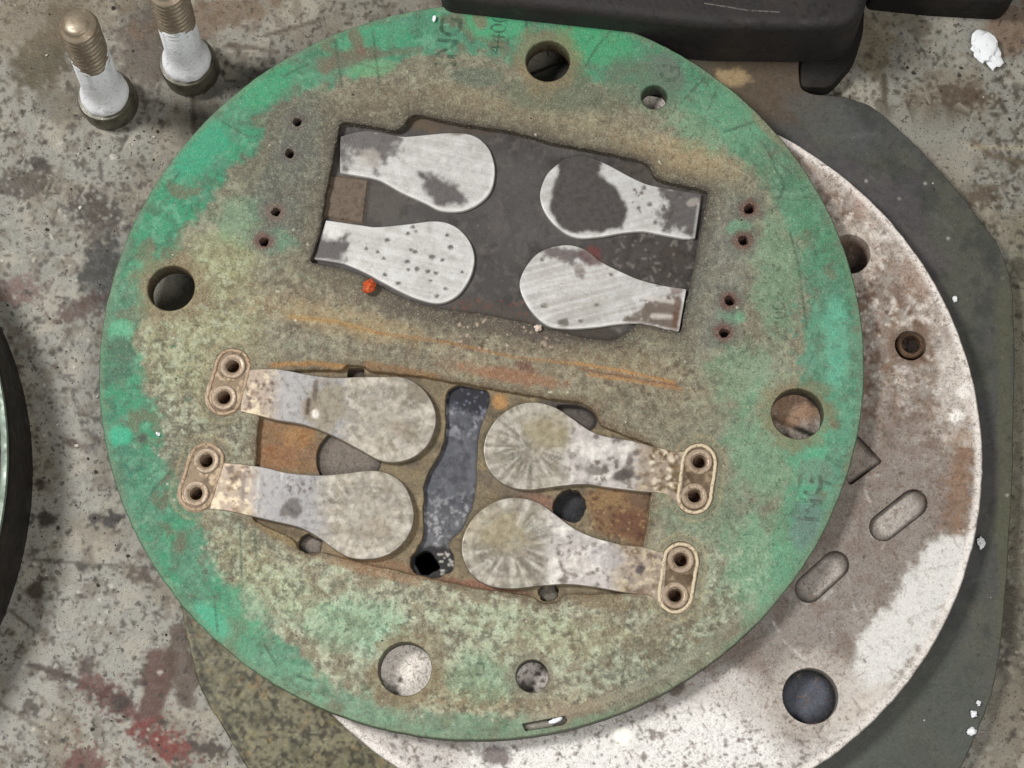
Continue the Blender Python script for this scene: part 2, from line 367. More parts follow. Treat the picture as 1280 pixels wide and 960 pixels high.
# ------------------------------------------------------------------ workbench (structure)
def bench_paint(x, y):
    p = Paint(x, y, (142, 140, 132)); p.rg = 2.0
    p.mix(sst(0, 1, (y-350)/600)*.55, (160, 157, 150)); p.mix(sst(0, 1, (260-y)/400)*.5*(x < 600), (138, 129, 112))
    p.mottle((130, 121, 104), 60, .46, .66, .6); p.mottle((166, 160, 146), 30, .54, .70, .5)
    p.mottle((108, 98, 84), 14, .58, .68, .6, o=5); p.mottle((70, 61, 50), 9, .64, .70, .75, sst(.42, .6, p.noise(90)), 5); p.mottle((62, 54, 44), 6, .66, .73, .7, o=3)
    p.blob(52, 78, 40, 30, -55, (84, 76, 54), .9, .5, .3, 18, .4); p.blob(82, 30, 24, 30, -20, (88, 78, 56), .85, .6, .3, 16, .4)
    p.blob(60, 20, 90, 40, 0, (122, 108, 88), .5); p.blob(190, 60, 45, 60, 15, (86, 76, 66), .8, .8, .3, 20)  # dark blob between the bolts: shadow painted into the bench colour
    p.blob(265, 20, 90, 20, -12, (112, 92, 72), .7); p.blob(75, 130, 34, 22, 10, (104, 98, 84), .7)
    p.blob(28, 230, 30, 18, 0, (72, 62, 50), .8, .5, .6, 10); p.blob(115, 260, 26, 22, 0, (64, 52, 42), .85, .5, .7, 9)
    p.blob(50, 205, 12, 8, 20, (56, 46, 38), .9); p.blob(130, 285, 30, 14, -30, (72, 60, 50), .7, .5, .7, 9)
    p.blob(126, 338, 26, 40, 4, (62, 60, 54), .93, .35, .3, 14, .4); p.blob(100, 385, 34, 12, -20, (84, 62, 54), .8, .5, .6, 12)
    p.blob(20, 365, 36, 16, 0, (110, 84, 76), .7, .6, .5, 14); p.line([(120, 490), (150, 420), (168, 370)], 2.5, (74, 64, 54), .85)
    p.line([(240, 110), (243, 165)], 3, (76, 66, 52), .85); p.line([(125, 200), (127, 225)], 2, (60, 52, 42), .9)
    p.line([(280, 58), (320, 60), (345, 65)], 3, (92, 78, 62), .7); p.line([(330, 45), (400, 25)], 2.5, (86, 74, 60), .7)
    p.blob(95, 555, 22, 6, 20, (80, 64, 56), .6)
    p.line([(40, 700), (120, 705), (200, 712)], 1.8, (96, 88, 78), .8); p.line([(0, 880), (60, 915), (110, 945)], 2.5, (104, 96, 86), .8)
    p.line([(15, 765), (45, 790)], 2, (72, 62, 52), .8); p.line([(35, 830), (90, 848), (130, 870)], 4, (66, 54, 46), .85, .8)
    p.poly([(185, 815), (225, 812), (216, 858), (200, 905), (172, 900), (180, 850)], (92, 66, 56), .92, 8, 7, 14, .5)
    p.poly([(215, 780), (232, 770), (250, 850), (240, 895), (222, 880), (205, 830)], (88, 72, 60), .85, 8, 9, 10, .6)
    p.line([(105, 850), (140, 868), (165, 892), (190, 925), (225, 945)], 9, (98, 60, 52), .8, 2.4, 5, 7)
    p.blob(205, 928, 30, 15, 25, (120, 52, 46), .8, .5, .9, 12); p.blob(140, 875, 24, 14, 40, (88, 54, 48), .8, .5, .9, 12); p.dots(40, (90, 840, 250, 960), 1.2, 4, (112, 60, 50), .7, 12)
    p.blob(105, 955, 24, 22, 10, (100, 60, 52), .8, .5, .5, 12); p.blob(150, 880, 12, 10, 0, (60, 46, 40), .9)
    p.blob(140, 648, 14, 10, -30, (44, 38, 34), .95, .5, .4, 8); p.blob(57, 648, 12, 9, 0, (54, 46, 40), .9); p.blob(118, 648, 8, 6, 0, (54, 46, 40), .9)
    p.blob(47, 738, 11, 12, 0, (70, 62, 50), .9); p.blob(50, 605, 8, 7, 0, (64, 52, 44), .9); p.blob(105, 708, 9, 6, 0, (60, 52, 46), .85)
    p.blob(178, 720, 18, 10, 20, (80, 68, 58), .8, .5, .6, 8); p.blob(70, 840, 14, 12, 0, (76, 62, 52), .8, .5, .6, 8)
    p.blob(40, 885, 12, 10, 0, (64, 54, 46), .8, .5, .6, 8); p.blob(110, 830, 10, 14, 20, (72, 58, 50), .8, .5, .6, 8)
    p.blob(260, 935, 22, 10, 10, (70, 60, 54), .85, .5, .7, 8)
    # right side
    p.line([(1105, 95), (1106, 140)], 4, (84, 76, 62), .85); p.blob(1095, 60, 22, 34, 10, (118, 106, 84), .6)
    p.blob(1200, 120, 34, 14, 10, (86, 72, 56), .8, .5, .7, 9); p.blob(1160, 150, 18, 8, 10, (70, 58, 46), .9, .5, .5, 9)
    p.line([(1250, 125), (1258, 140)], 3, (70, 60, 48), .85); p.line([(1215, 175), (1240, 195), (1280, 204)], 3, (104, 92, 74), .8)
    p.line([(1130, 180), (1280, 186)], 3, (176, 166, 146), .5); p.blob(1225, 245, 26, 14, 0, (96, 84, 68), .8, .5, .7, 9)
    p.blob(1265, 30, 30, 34, 0, (122, 100, 84), .7); p.blob(1275, 550, 22, 300, 0, (120, 116, 98), .7)
    p.line([(1272, 330), (1280, 345)], 8, (70, 64, 56), .7); p.blob(1262, 780, 14, 60, 0, (74, 68, 58), .8, .5, .7, 12)
    p.blob(1258, 900, 22, 60, 8, (120, 114, 102), .7); p.blob(1275, 700, 10, 120, 0, (92, 86, 74), .5, .5, .6, 12)
    p.dots(230, (0, 120, 250, 960), 1.2, 3.6, (52, 45, 38), .85, 3); p.dots(60, (1080, 60, 1280, 300), 1.5, 4, (70, 60, 48), .75, 4)
    p.dots(60, (0, 150, 200, 960), 1.2, 3, (205, 200, 188), .6, 5); p.dots(40, (1255, 300, 1285, 960), 1.5, 4, (64, 58, 48), .8, 6)
    return p
def bench_dens(x, y):
    vis = (x > -40) & (x < 1320) & (y > -40) & (y < 1000) & ~((np.hypot(x-600, y-463) < 430) | ((x > 300) & (x < 1210) & (y > 130)))
    coarse = ((np.round(x/3.6).astype(int) % 11) == 0) & ((np.round(y/3.1).astype(int) % 11) == 0)
    return vis | coarse
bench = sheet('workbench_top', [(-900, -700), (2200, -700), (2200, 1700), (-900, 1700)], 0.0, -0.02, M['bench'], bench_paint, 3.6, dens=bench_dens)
tag(bench, 'worn beige painted steel workbench top with dark specks and a red stain', 'workbench', kind='structure')

# ------------------------------------------------------------------ dark base plate
base_out = rounded([(997, 40), (997, 117), (1058, 122), (1090, 134), (1150, 188), (1205, 250), (1248, 308), (1263, 350), (1267, 440), (1264, 600), (1257, 720),
     (1250, 800), (1238, 872), (1200, 960), (1120, 1060), (960, 1130), (640, 1150), (420, 1080), (312, 962), (250, 858), (229, 765), (226, 690),
     (232, 500), (262, 380), (380, 230), (560, 140), (700, 80), (830, 40)], 22, 5)
def base_paint(x, y):
    p = Paint(x, y, (82, 82, 80))
    p.mottle((92, 92, 80), 60, .45, .65, .6); p.mottle((64, 66, 62), 30, .52, .7, .6); p.mottle((92, 84, 88), 90, .55, .7, .5)
    p.blob(950, 100, 90, 50, 20, (96, 84, 70), .9, .8); p.blob(915, 97, 22, 10, 15, (168, 148, 116), .7, .6, .7, 8)
    p.blob(1130, 920, 130, 130, 0, (84, 88, 80), .6, .8); p.blob(1040, 150, 60, 25, 30, (92, 94, 92), .6)
    p.blob(1256, 600, 10, 320, 0, (92, 92, 74), .7, .6, .3, 20)
    m = sst(700, 560, x)
    p.mix(m*.9, (124, 119, 96)); p.mottle((66, 62, 44), 5, .52, .62, .8, m, 3); p.mottle((140, 136, 106), 5, .56, .66, .6, m, 3)
    p.mottle((88, 84, 62), 30, .48, .66, .6, m); p.mottle((130, 108, 72), 9, .62, .72, .5, m)
    p.line([(232, 760), (255, 850), (312, 955)], 3, (44, 40, 30), .6)
    p.dots(26, (1080, 160, 1262, 960), .8, 1.8, (190, 188, 180), .7, 9); p.dots(30, (1050, 160, 1262, 960), 1.2, 3, (44, 46, 42), .6, 10)
    p.line([(1050, 170), (1100, 168)], 2, (104, 106, 104), .4)
    p.scratches(50, (1000, 120, 1262, 960), 10, 60, (112, 112, 110), .35, .5, 10); p.mottle((52, 48, 34), 6, .56, .63, .8, m, 3); p.mottle((134, 130, 108), 6, .58, .66, .4, m, 3)
    p.g = np.where(m > .5, 1.0, .7)
    return p
def base_dens(x, y):
    hid = under_green(x, y, ZB, .004) | (np.hypot(*(unproj(x, y, ZB)[:, :2]-SC).T) < SR-.004) | (y > 1010)
    coarse = ((np.round(x/3.6).astype(int) % 9) == 0) & ((np.round(y/3.1).astype(int) % 9) == 0)
    return ~hid | coarse
bp = sheet('base_plate', base_out, ZB, 0.0, M['dark'], base_paint, 3.6, ojit=1.4, bev=.0005, wall=(70, 66, 54), dens=base_dens)
tag(bp, 'large dark grey steel plate with cut corners under the pale round plate', 'metal plate')

# ------------------------------------------------------------------ pale flange plate
def stadium(ax, ay, bx, by, r, n=10):
    a = math.atan2(by-ay, bx-ax); out = []
    for i in range(n+1): t = a+math.pi/2+math.pi*i/n; out.append((ax+r*math.cos(t), ay+r*math.sin(t)))
    for i in range(n+1): t = a-math.pi/2+math.pi*i/n; out.append((bx+r*math.cos(t), by+r*math.sin(t)))
    return np.array(out)
def pale_paint(x, y):
    p = Paint(x, y, (154, 148, 141))
    W = unproj(x, y, ZS); rr = np.hypot(W[:, 0]-SC[0], W[:, 1]-SC[1])/SR
    p.mottle((176, 169, 162), 50, .48, .66, .7); p.mottle((130, 119, 109), 30, .52, .68, .7); p.mottle((112, 92, 78), 9, .60, .70, .7, o=3)
    up = sst(700, 380, y)
    p.mix(up*.5, (160, 149, 139)); p.mottle((122, 96, 78), 14, .52, .64, .8, up); p.mottle((210, 202, 194), 10, .56, .66, .8, up); p.mottle((140, 118, 100), 6, .54, .64, .6, up, 3)
    p.mottle((96, 74, 60), 9, .62, .70, .8, up)
    # grey-pink zone by the slots
    p.blob(1090, 640, 110, 110, 0, (142, 134, 127), .8, .6); p.blob(990, 780, 110, 60, -35, (146, 140, 134), .8, .7)
    p.mottle((132, 118, 110), 22, .55, .68, .6)
    p.blob(1200, 610, 17, 70, 5, (140, 112, 90), .7, 1.0, 1.3, 10); p.blob(1190, 480, 22, 60, 0, (206, 200, 192), .6, .7, .6, 14)
    p.blob(1150, 345, 30, 24, 30, (128, 96, 76), .7, .6, .6, 12); p.blob(1085, 245, 26, 16, 40, (150, 104, 92), .7, .6, .6, 12)
    p.blob(1195, 520, 10, 8, 0, (236, 232, 226), .9); p.blob(1205, 490, 8, 9, 0, (232, 228, 222), .9)
    p.blob(1062, 318, 40, 38, 0, (206, 196, 186), .5, .5, .2)
    # bright areas: glare painted into the lower part of the disc
    p.poly([(1222, 665), (1205, 730), (1150, 815), (1080, 905), (1040, 935), (1030, 900), (1052, 870), (1075, 800), (1118, 745), (1150, 690), (1180, 672)], (214, 212, 208), .92, 14, 14, 10, .5)
    p.poly([(430, 890), (560, 925), (700, 915), (850, 860), (920, 830), (960, 870), (985, 925), (1060, 930), (1020, 990), (500, 990)], (198, 193, 188), .9, 30, 16, 30, .9)
    p.poly([(600, 930), (760, 912), (900, 880), (960, 925), (1000, 960), (700, 1000), (560, 970)], (226, 223, 219), .9, 40, 18, 30, .8)
    p.blob(1018, 872, 62, 56, 0, (186, 178, 170), .75, .4, .15)
    p.blob(1080, 880, 40, 14, -40, (196, 186, 176), .6)
    p.mottle((120, 112, 106), 8, .66, .74, .8, sst(860, 900, y)); p.dots(110, (430, 880, 960, 965), .8, 2.6, (84, 76, 70), .8, 21)
    p.dots(60, (980, 180, 1225, 960), .8, 2.4, (82, 64, 52), .75, 22)
    p.blob(617, 945, 20, 12, 0, (110, 100, 98), .85, .6, .7, 7); p.blob(845, 862, 12, 8, -20, (96, 84, 74), .8, .6, .5, 8); p.blob(700, 912, 24, 6, -5, (110, 100, 92), .6)
    p.blob(778, 920, 11, 11, 0, (244, 240, 228), .95, .3, .1, 10, .2)
    p.line([(962, 520), (1022, 547)], 3.2, (34, 28, 24), .97, .1)
    p.blob(990, 500, 40, 30, 0, (150, 122, 98), .8); p.blob(1020, 500, 12, 10, 0, (66, 50, 40), .9)
    p.blob(512, 840, 40, 40, 0, (226, 220, 212), .9, .4, .3, 12); p.blob(500, 850, 4, 5, 0, (70, 60, 54), .9); p.blob(668, 848, 28, 28, 0, (206, 200, 194), .9); p.dots(40, (645, 825, 690, 868), 1, 2.6, (84, 74, 66), .85, 24)
    p.scratches(60, (960, 180, 1225, 950), 15, 70, (112, 98, 88), .5, .6, 8); p.scratches(40, (960, 180, 1225, 950), 15, 70, (224, 220, 214), .5, .6, 9)
    p.blob(1140, 432, 28, 28, 0, (122, 104, 90), .75, .5, .4, 8)
    p.mix(sst(.978, .992, rr)*.8, (226, 220, 214)); p.mix(sst(.9, .99, rr)*.35*(x > 1000)*(y < 560), (222, 214, 206))  # bevel reflection painted as a bright rim, stronger at the upper right
    p.line([(1000, 700), (1055, 720), (1040, 760), (1000, 770)], 3, (140, 128, 118), .35)
    return p
def pale_dens(x, y):
    hid = under_green(x, y, ZS, .003) | (y > 1010)
    # what shows through the holes of the green plate stays fine
    hid &= ~((np.hypot(x-997, y-517) < 50) | (np.hypot(x-506, y-836) < 50) | (np.hypot(x-665, y-845) < 35))
    coarse = ((np.round(x/3.2).astype(int) % 9) == 0) & ((np.round(y/2.8).astype(int) % 9) == 0)
    return ~hid | coarse
pale_holes = [dict(loop=pcircle(1062, 317, 28, ZS), depth=.0078, wall=(80, 62, 50), cap=(66, 56, 48), bev=.0005),
    dict(loop=pcircle(1138, 432, 20, ZS, jit=.05), depth=.006, wall=(46, 34, 26), cap=(34, 24, 18), bev=.0002),
    dict(loop=pcircle(1013, 870, 34, ZS), depth=.0072, wall=(24, 22, 22), cap=(78, 82, 92), bev=.0002),
    dict(loop=stadium(1104, 659, 1142, 629, 18), depth=.0018, wall=(50, 41, 34), cap=(164, 156, 148), bev=.00006),
    dict(loop=stadium(1011, 736, 1044, 706, 18), depth=.0018, wall=(50, 41, 34), cap=(164, 156, 148), bev=.00006),
    dict(loop=rounded([(1040, 560), (1072, 543), (1104, 577), (1062, 608)], 5, 3), depth=.0018, wall=(50, 41, 34), cap=(150, 140, 130), bev=.00006)]
fp = empty('flange_plate', Vector((SC[0], SC[1], ZB)))
tag(fp, 'pale corroded round steel plate lying under the green plate', 'metal plate')
sheet('plate_body', s_out, ZS, ZB, M['pale'], pale_paint, 3.2, pale_holes, ojit=1.0, bev=.0007, wall=(110, 102, 94), parent=fp, dens=pale_dens)
# threaded bush in the small hole and the chip of bright metal in the corner recess
bm = bmesh.new(); c = at(1138, 432, ZS-.0046)
def lathe(bm, c, prof, n=40, cap=True):
    rings = []
    for r, z in prof:
        rings.append([bm.verts.new((c.x+r*math.cos(2*math.pi*i/n), c.y+r*math.sin(2*math.pi*i/n), c.z+z)) for i in range(n)])
    for a, b in zip(rings[:-1], rings[1:]):
        for i in range(n): bm.faces.new((a[i], a[(i+1) % n], b[(i+1) % n], b[i]))
    return rings
lathe(bm, c, [(.0049, 0), (.0049, .0016), (.0044, .0021), (.0034, .0021), (.0030, .0016), (.0030, -.0012)], 32)
obj('bush', bm, M['screw'], fp)

# ------------------------------------------------------------------ green valve plate
vp = empty('valve_plate', Vector((GC[0], GC[1], ZS)))
tag(vp, 'round plate with teal rim, dark rectangular recess and four riveted reeds', 'valve plate')
UPOCK = rounded([(424, 151), (460, 155), (493, 162), (504, 157), (511, 145), (522, 141), (565, 151), (640, 163), (700, 179), (760, 190), (800, 199), (813, 205),
    (818, 219), (827, 224), (887, 238), (870, 325), (852, 417), (797, 404), (786, 417), (768, 427), (735, 424), (690, 413), (650, 402), (600, 393), (548, 386),
    (510, 376), (480, 362), (455, 345), (420, 334), (386, 329), (400, 285), (405, 250), (412, 215)], 6, 3)
LPOCK = rounded([(326, 462), (380, 460), (428, 460), (432, 454), (458, 456), (462, 462), (520, 467), (560, 474), (640, 488), (700, 498), (726, 500), (746, 512), (752, 530),
    (822, 557), (817, 612), (806, 684), (800, 744), (708, 744), (700, 754), (676, 756), (664, 746), (600, 738), (510, 718), (452, 706), (404, 692), (388, 696), (372, 688), (368, 676),
    (312, 650), (317, 590), (322, 525)], 7, 3)
def th_r(x, y):
    W = unproj(x, y, ZG); dx = W[:, 0]-GC[0]; dy = W[:, 1]-GC[1]
    return np.degrees(np.arctan2(dy, dx)) % 360, np.hypot(dx, dy)/GR
def green_paint(x, y):
    p = Paint(x, y, (128, 126, 98))
    th, rr = th_r(x, y)
    # ground: khaki-olive with grey and brown fields
    p.mottle((142, 142, 106), 60, .46, .64, .6); p.mottle((112, 110, 88), 45, .5, .66, .6)
    p.blob(560, 125, 260, 40, 8, (122, 110, 86), .85, .9); p.blob(820, 190, 130, 32, 12, (142, 124, 96), .8, .8); p.blob(640, 150, 120, 26, 10, (132, 124, 92), .7)
    p.blob(345, 230, 60, 110, 18, (96, 102, 90), .9, .7); p.blob(300, 190, 26, 60, 30, (100, 92, 78), .6); p.blob(395, 175, 30, 60, 15, (104, 104, 92), .7)
    p.blob(290, 300, 60, 60, 0, (122, 132, 96), .7); p.blob(290, 250, 40, 40, 0, (110, 122, 92), .6)
    p.blob(240, 410, 70, 90, 0, (140, 142, 104), .8, .8); p.blob(215, 355, 48, 46, 0, (122, 108, 80), .75, .7); p.blob(330, 350, 80, 40, 15, (142, 138, 96), .7)
    p.blob(205, 520, 30, 80, 0, (112, 108, 90), .7); p.blob(260, 540, 60, 60, 0, (116, 116, 92), .6)
    p.blob(905, 330, 52, 130, 12, (126, 132, 116), .8, .7); p.blob(880, 290, 24, 70, 10, (122, 124, 116), .7); p.blob(890, 400, 30, 40, 10, (124, 122, 112), .6)
    p.blob(880, 500, 90, 70, 0, (128, 126, 104), .7); p.blob(790, 505, 90, 30, 12, (138, 130, 94), .7)
    p.blob(600, 435, 270, 34, 12, (138, 120, 88), .85, .7); p.blob(540, 395, 120, 22, 14, (116, 102, 84), .8, .8); p.blob(430, 400, 90, 24, 12, (146, 132, 90), .8)
    p.blob(720, 425, 90, 18, 10, (124, 112, 96), .7); p.blob(380, 430, 50, 16, 10, (122, 126, 106), .7, .6, .6, 12)
    p.blob(400, 770, 170, 70, 14, (136, 146, 112), .85, .9); p.blob(650, 800, 170, 50, 4, (132, 134, 106), .8, .9); p.blob(600, 760, 130, 20, 6, (128, 132, 104), .7)
    p.blob(840, 770, 110, 60, -25, (122, 124, 106), .8, .8); p.blob(900, 640, 60, 90, 10, (122, 130, 110), .7); p.blob(780, 830, 70, 30, -20, (108, 116, 98), .7)
    p.blob(560, 880, 130, 18, 3, (136, 120, 88), .8, .8, .6, 16); p.blob(470, 860, 60, 26, 10, (118, 112, 92), .7); p.blob(640, 890, 60, 12, 0, (146, 118, 96), .6, .7, .6, 12)
    p.blob(300, 700, 60, 40, 30, (124, 124, 92), .7); p.blob(360, 720, 50, 30, 20, (132, 126, 86), .6)
    p.blob(480, 120, 70, 30, -8, (120, 108, 84), .7); p.blob(520, 90, 60, 20, 0, (112, 110, 88), .7)
    p.blob(820, 200, 110, 26, 14, (158, 138, 100), .7, .8, .5, 14); p.blob(880, 480, 90, 40, 10, (146, 140, 98), .6, .8); p.blob(440, 395, 110, 22, 12, (154, 132, 88), .6, .8, .5, 14)
    p.blob(365, 215, 34, 100, 14, (92, 96, 86), .8, .7, .4, 20); p.blob(330, 175, 26, 50, 30, (96, 90, 76), .7); p.blob(470, 128, 60, 20, -6, (116, 102, 80), .7)
    # crackled lichen-like scale
    lo = sst(640, 720, y); lf = sst(380, 250, x)*sst(280, 360, y)
    wm = np.clip(.30+lo*.70+lf*.6, 0, 1)*(rr < .95); p.g = p.g*(.95+.05*np.clip(lo+lf, 0, 1))
    zone = p.noise(48, 4); z1 = sst(.46, .60, zone); z2 = sst(.52, .40, zone)
    p.mix(z1*lo*.32, (150, 168, 140)); p.mix(z2*lo*.5, (130, 116, 90)); p.mix(z1*(1-lo)*.2, (134, 130, 106)); p.mix(z2*(1-lo)*.45, (102, 94, 78)); up_ = sst(620, 420, y)*(1-lf)*sst(.95, .8, rr); p.mix(up_*.25, (122, 108, 84)); p.mix(sst(46, 8, np.abs(y-(428+.2*(x-600))))*sst(340, 260, np.abs(x-600))*.4, (146, 118, 82))
    wn = p.noise(9, 2); worm = sst(.10, .03, np.abs(wn-.5))
    p.mix(worm*wm*.5, (182, 182, 152)); p.mottle((178, 186, 158), 6.5, .54, .63, .55, wm, 3); p.mottle((78, 74, 57), 6, .54, .63, .65, wm, 3); p.mottle((104, 92, 72), 12, .55, .65, .55, o=3)
    mint = sst(.48, .64, p.noise(60)); p.mottle((150, 194, 164), 8, .48, .62, .55, mint*lo*sst(900, 600, x), 3)
    p.mottle((164, 152, 122), 6, .55, .67, .4, sst(120, 60, np.abs(y-(420+.2*(x-600)))), 3); p.mottle((100, 74, 54), 7, .60, .68, .7, sst(70, 20, np.abs(y-(425+.2*(x-600)))), 3)
    p.mottle((156, 142, 112), 6, .54, .66, .45, sst(40, 15, np.abs(y-(135+.2*(x-600)))), 3)
    p.mix(lo*.28*(rr < .97), (178, 182, 158))
    lum = (p.c@np.array([.25, .62, .13]))[:, None]; p.c = p.c*.58+lum*np.array([1.14, 1.0, .80])*.42
    # broad stains
    W_ = [(365, 215, 42, 105, 14, (86, 90, 82), .78), (325, 178, 26, 55, 32, (92, 82, 68), .6), (385, 190, 26, 60, 14, (98, 100, 94), .5), (250, 425, 75, 80, 0, (154, 154, 108), .5), (275, 330, 55, 36, -20, (150, 156, 106), .55),
          (893, 335, 34, 110, 10, (120, 124, 118), .65), (880, 300, 16, 60, 10, (108, 110, 108), .5), (850, 198, 80, 22, 14, (164, 140, 100), .6), (650, 140, 150, 18, 10, (140, 126, 94), .5), (480, 128, 80, 20, -6, (112, 98, 78), .55),
          (430, 770, 80, 30, 10, (168, 192, 162), .5), (350, 735, 50, 26, 25, (160, 178, 138), .5), (620, 775, 90, 18, 6, (160, 184, 152), .5), (478, 802, 34, 20, -30, (168, 206, 182), .65), (600, 835, 46, 30, 0, (160, 184, 152), .45), (720, 800, 80, 26, 0, (150, 152, 116), .5),
          (300, 700, 40, 30, 30, (140, 140, 100), .5), (790, 830, 60, 24, -22, (96, 106, 90), .6), (868, 790, 50, 26, -35, (102, 110, 94), .5), (900, 720, 40, 60, 20, (122, 134, 112), .5), (560, 872, 100, 16, 4, (146, 122, 84), .6), (470, 858, 40, 24, 10, (106, 98, 80), .55),
          (700, 880, 60, 12, -4, (146, 124, 100), .5), (905, 545, 50, 50, 0, (132, 138, 118), .4), (430, 402, 110, 16, 12, (164, 138, 90), .5), (560, 398, 110, 14, 13, (100, 88, 74), .6), (215, 600, 26, 60, 10, (104, 98, 86), .5), (960, 470, 30, 30, 0, (160, 164, 148), .4), (760, 450, 70, 20, 12, (150, 128, 92), .4), (620, 465, 80, 12, 10, (150, 112, 82), .4)]
    for b_ in W_: p.blob(b_[0], b_[1], b_[2], b_[3], b_[4], b_[5], b_[6], .9, .45, 20)
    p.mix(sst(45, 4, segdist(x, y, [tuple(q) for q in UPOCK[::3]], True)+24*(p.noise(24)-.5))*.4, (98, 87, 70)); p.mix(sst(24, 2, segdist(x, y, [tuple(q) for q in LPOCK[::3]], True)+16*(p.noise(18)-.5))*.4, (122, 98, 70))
    wn = p.noise(8, 2); p.mix(sst(.10, .03, np.abs(wn-.5))*wm*.42, (184, 188, 160)); p.mottle((84, 78, 60), 6.5, .54, .63, .6, wm, 3); p.mottle((186, 198, 172), 6, .56, .64, .45, wm, 3); p.mottle((122, 104, 78), 16, .52, .62, .5, wm, 4)
    lum = (p.c@np.array([.25, .62, .13]))[:, None]; p.c = p.c*.8+lum*np.array([1.10, 1.0, .84])*.2
    p.scratches(60, (200, 80, 1000, 880), 15, 60, (176, 172, 146), .45, .6, 55); p.scratches(60, (200, 80, 1000, 880), 15, 70, (74, 66, 52), .5, .6, 56)
    # teal gasket residue round the rim: inner limit by angle
    A = [0, 12, 25, 38, 50, 58, 66, 75, 84, 95, 104, 112, 120, 130, 142, 152, 160, 170, 180, 192, 204, 216, 228, 240, 252, 266, 280, 296, 306, 316, 326, 338, 350, 360]
    B = [.87, .89, .88, .88, .87, .83, .82, .82, .85, .86, .85, .88, .90, .85, .835, .86, .92, .90, .865, .85, .83, .885, .91, .93, .95, .95, 1.0, 1.03, .98, .93, .88, .84, .85, .87]
    S = [.7, .66, .5, .52, .75, .85, .8, .85, .92, .92, .85, .75, .75, .92, 1, .9, .72, .75, .9, .92, .88, .85, .92, .82, .6, .6, .4, .15, .3, .55, .72, .82, .8, .8]
    rin = np.interp(th, A, B); st = np.interp(th, A, S)
    n = p.noise(40)
    gh_ = sst(-.16, .04, rr-rin+.12*(p.noise(30)-.5))*sst(250, 330, np.abs(th-90-180*(th > 270)+0*th)*0+300)*.12
    p.mix(gh_*(st > .5), (112, 134, 108))
    e = rr-rin+.07*(n-.5)+.05*(p.noise(14)-.5)+.03*(p.noise(6)-.5)
    m = sst(-.012, .02, e)*st
    tone = p.noise(45)
    tc = lin((54, 142, 108))*(sst(.42, .6, tone))[:, None]+lin((76, 136, 110))*(1-sst(.42, .6, tone))[:, None]
    lowm = sst(780, 880, y)[:, None]
    tc = tc*(1-lowm*.75)+lin((132, 160, 136))*lowm*.75
    rt = (sst(930, 1040, x)*sst(300, 420, y))[:, None]; tc = tc*(1-rt*.6)+lin((100, 154, 132))*rt*.6
    p.c = p.c*(1-m[:, None])+tc*m[:, None]; p.g = p.g*(1-.35*m)
    # dirt rubbed into the gasket residue
    p.mottle((92, 108, 88), 18, .54, .68, .6, m, 5); p.mottle((58, 104, 82), 9, .58, .68, .6, m, 3); p.mottle((118, 168, 138), 9, .60, .70, .5, m, 3); p.mottle((112, 100, 80), 26, .60, .70, .7, m, 5)
    # inner stray teal
    for b in [(300, 275, 30, 26, .35), (925, 285, 16, 10, .6), (918, 395, 16, 8, .7), (880, 640, 50, 40, .25), (960, 560, 50, 60, .5), (955, 700, 50, 60, .55), (345, 300, 26, 14, .5),
              (930, 470, 50, 40, .35), (440, 780, 60, 30, .35), (600, 850, 40, 30, .3), (900, 150, 60, 36, .5), (975, 340, 30, 70, .4), (300, 780, 40, 40, .4)]:
        p.blob(b[0], b[1], b[2], b[3], 0, (104, 160, 128), b[4], .9, .6, 14)
    # bright teal patches
    p.blob(250, 190, 22, 52, 40, (58, 152, 120), .8, .6, .4, 16); p.blob(330, 110, 40, 20, -38, (62, 152, 112), .6); p.blob(620, 30, 40, 20, 5, (74, 160, 118), .7); p.blob(740, 55, 50, 26, 10, (72, 156, 112), .7)
    p.blob(152, 545, 16, 14, 0, (62, 170, 136), .8); p.blob(265, 775, 30, 14, 45, (84, 172, 142), .7); p.blob(1015, 590, 12, 60, 12, (96, 176, 140), .6); p.blob(150, 415, 16, 14, 0, (104, 172, 138), .7)
    p.blob(1045, 420, 16, 60, 0, (106, 178, 152), .6); p.blob(470, 45, 40, 14, -12, (76, 152, 116), .6); p.blob(465, 85, 30, 10, -8, (112, 158, 118), .7)
    # grey worn bits on the rim
    p.blob(832, 92, 26, 22, 40, (104, 112, 102), .85, .7, .4, 12); p.blob(800, 105, 50, 26, 20, (96, 118, 98), .7); p.blob(240, 130, 12, 26, 40, (96, 108, 94), .6, .8, .6, 12)
    p.blob(1018, 590, 18, 16, 0, (112, 134, 118), .7); p.blob(1008, 655, 18, 36, 15, (106, 130, 122), .75, .6, .4, 10); p.blob(700, 120, 70, 24, 5, (100, 108, 90), .7)
    p.blob(430, 75, 46, 10, -14, (112, 96, 82), .65, .7, .5, 12); p.blob(445, 50, 8, 24, -20, (124, 78, 70), .6, .7, .5, 8); p.blob(600, 25, 8, 12, -25, (128, 112, 92), .7)
    p.line([(405, 60), (440, 72), (470, 68), (525, 62)], 4, (108, 104, 86), .6); p.blob(600, 95, 30, 12, 0, (94, 106, 92), .7)
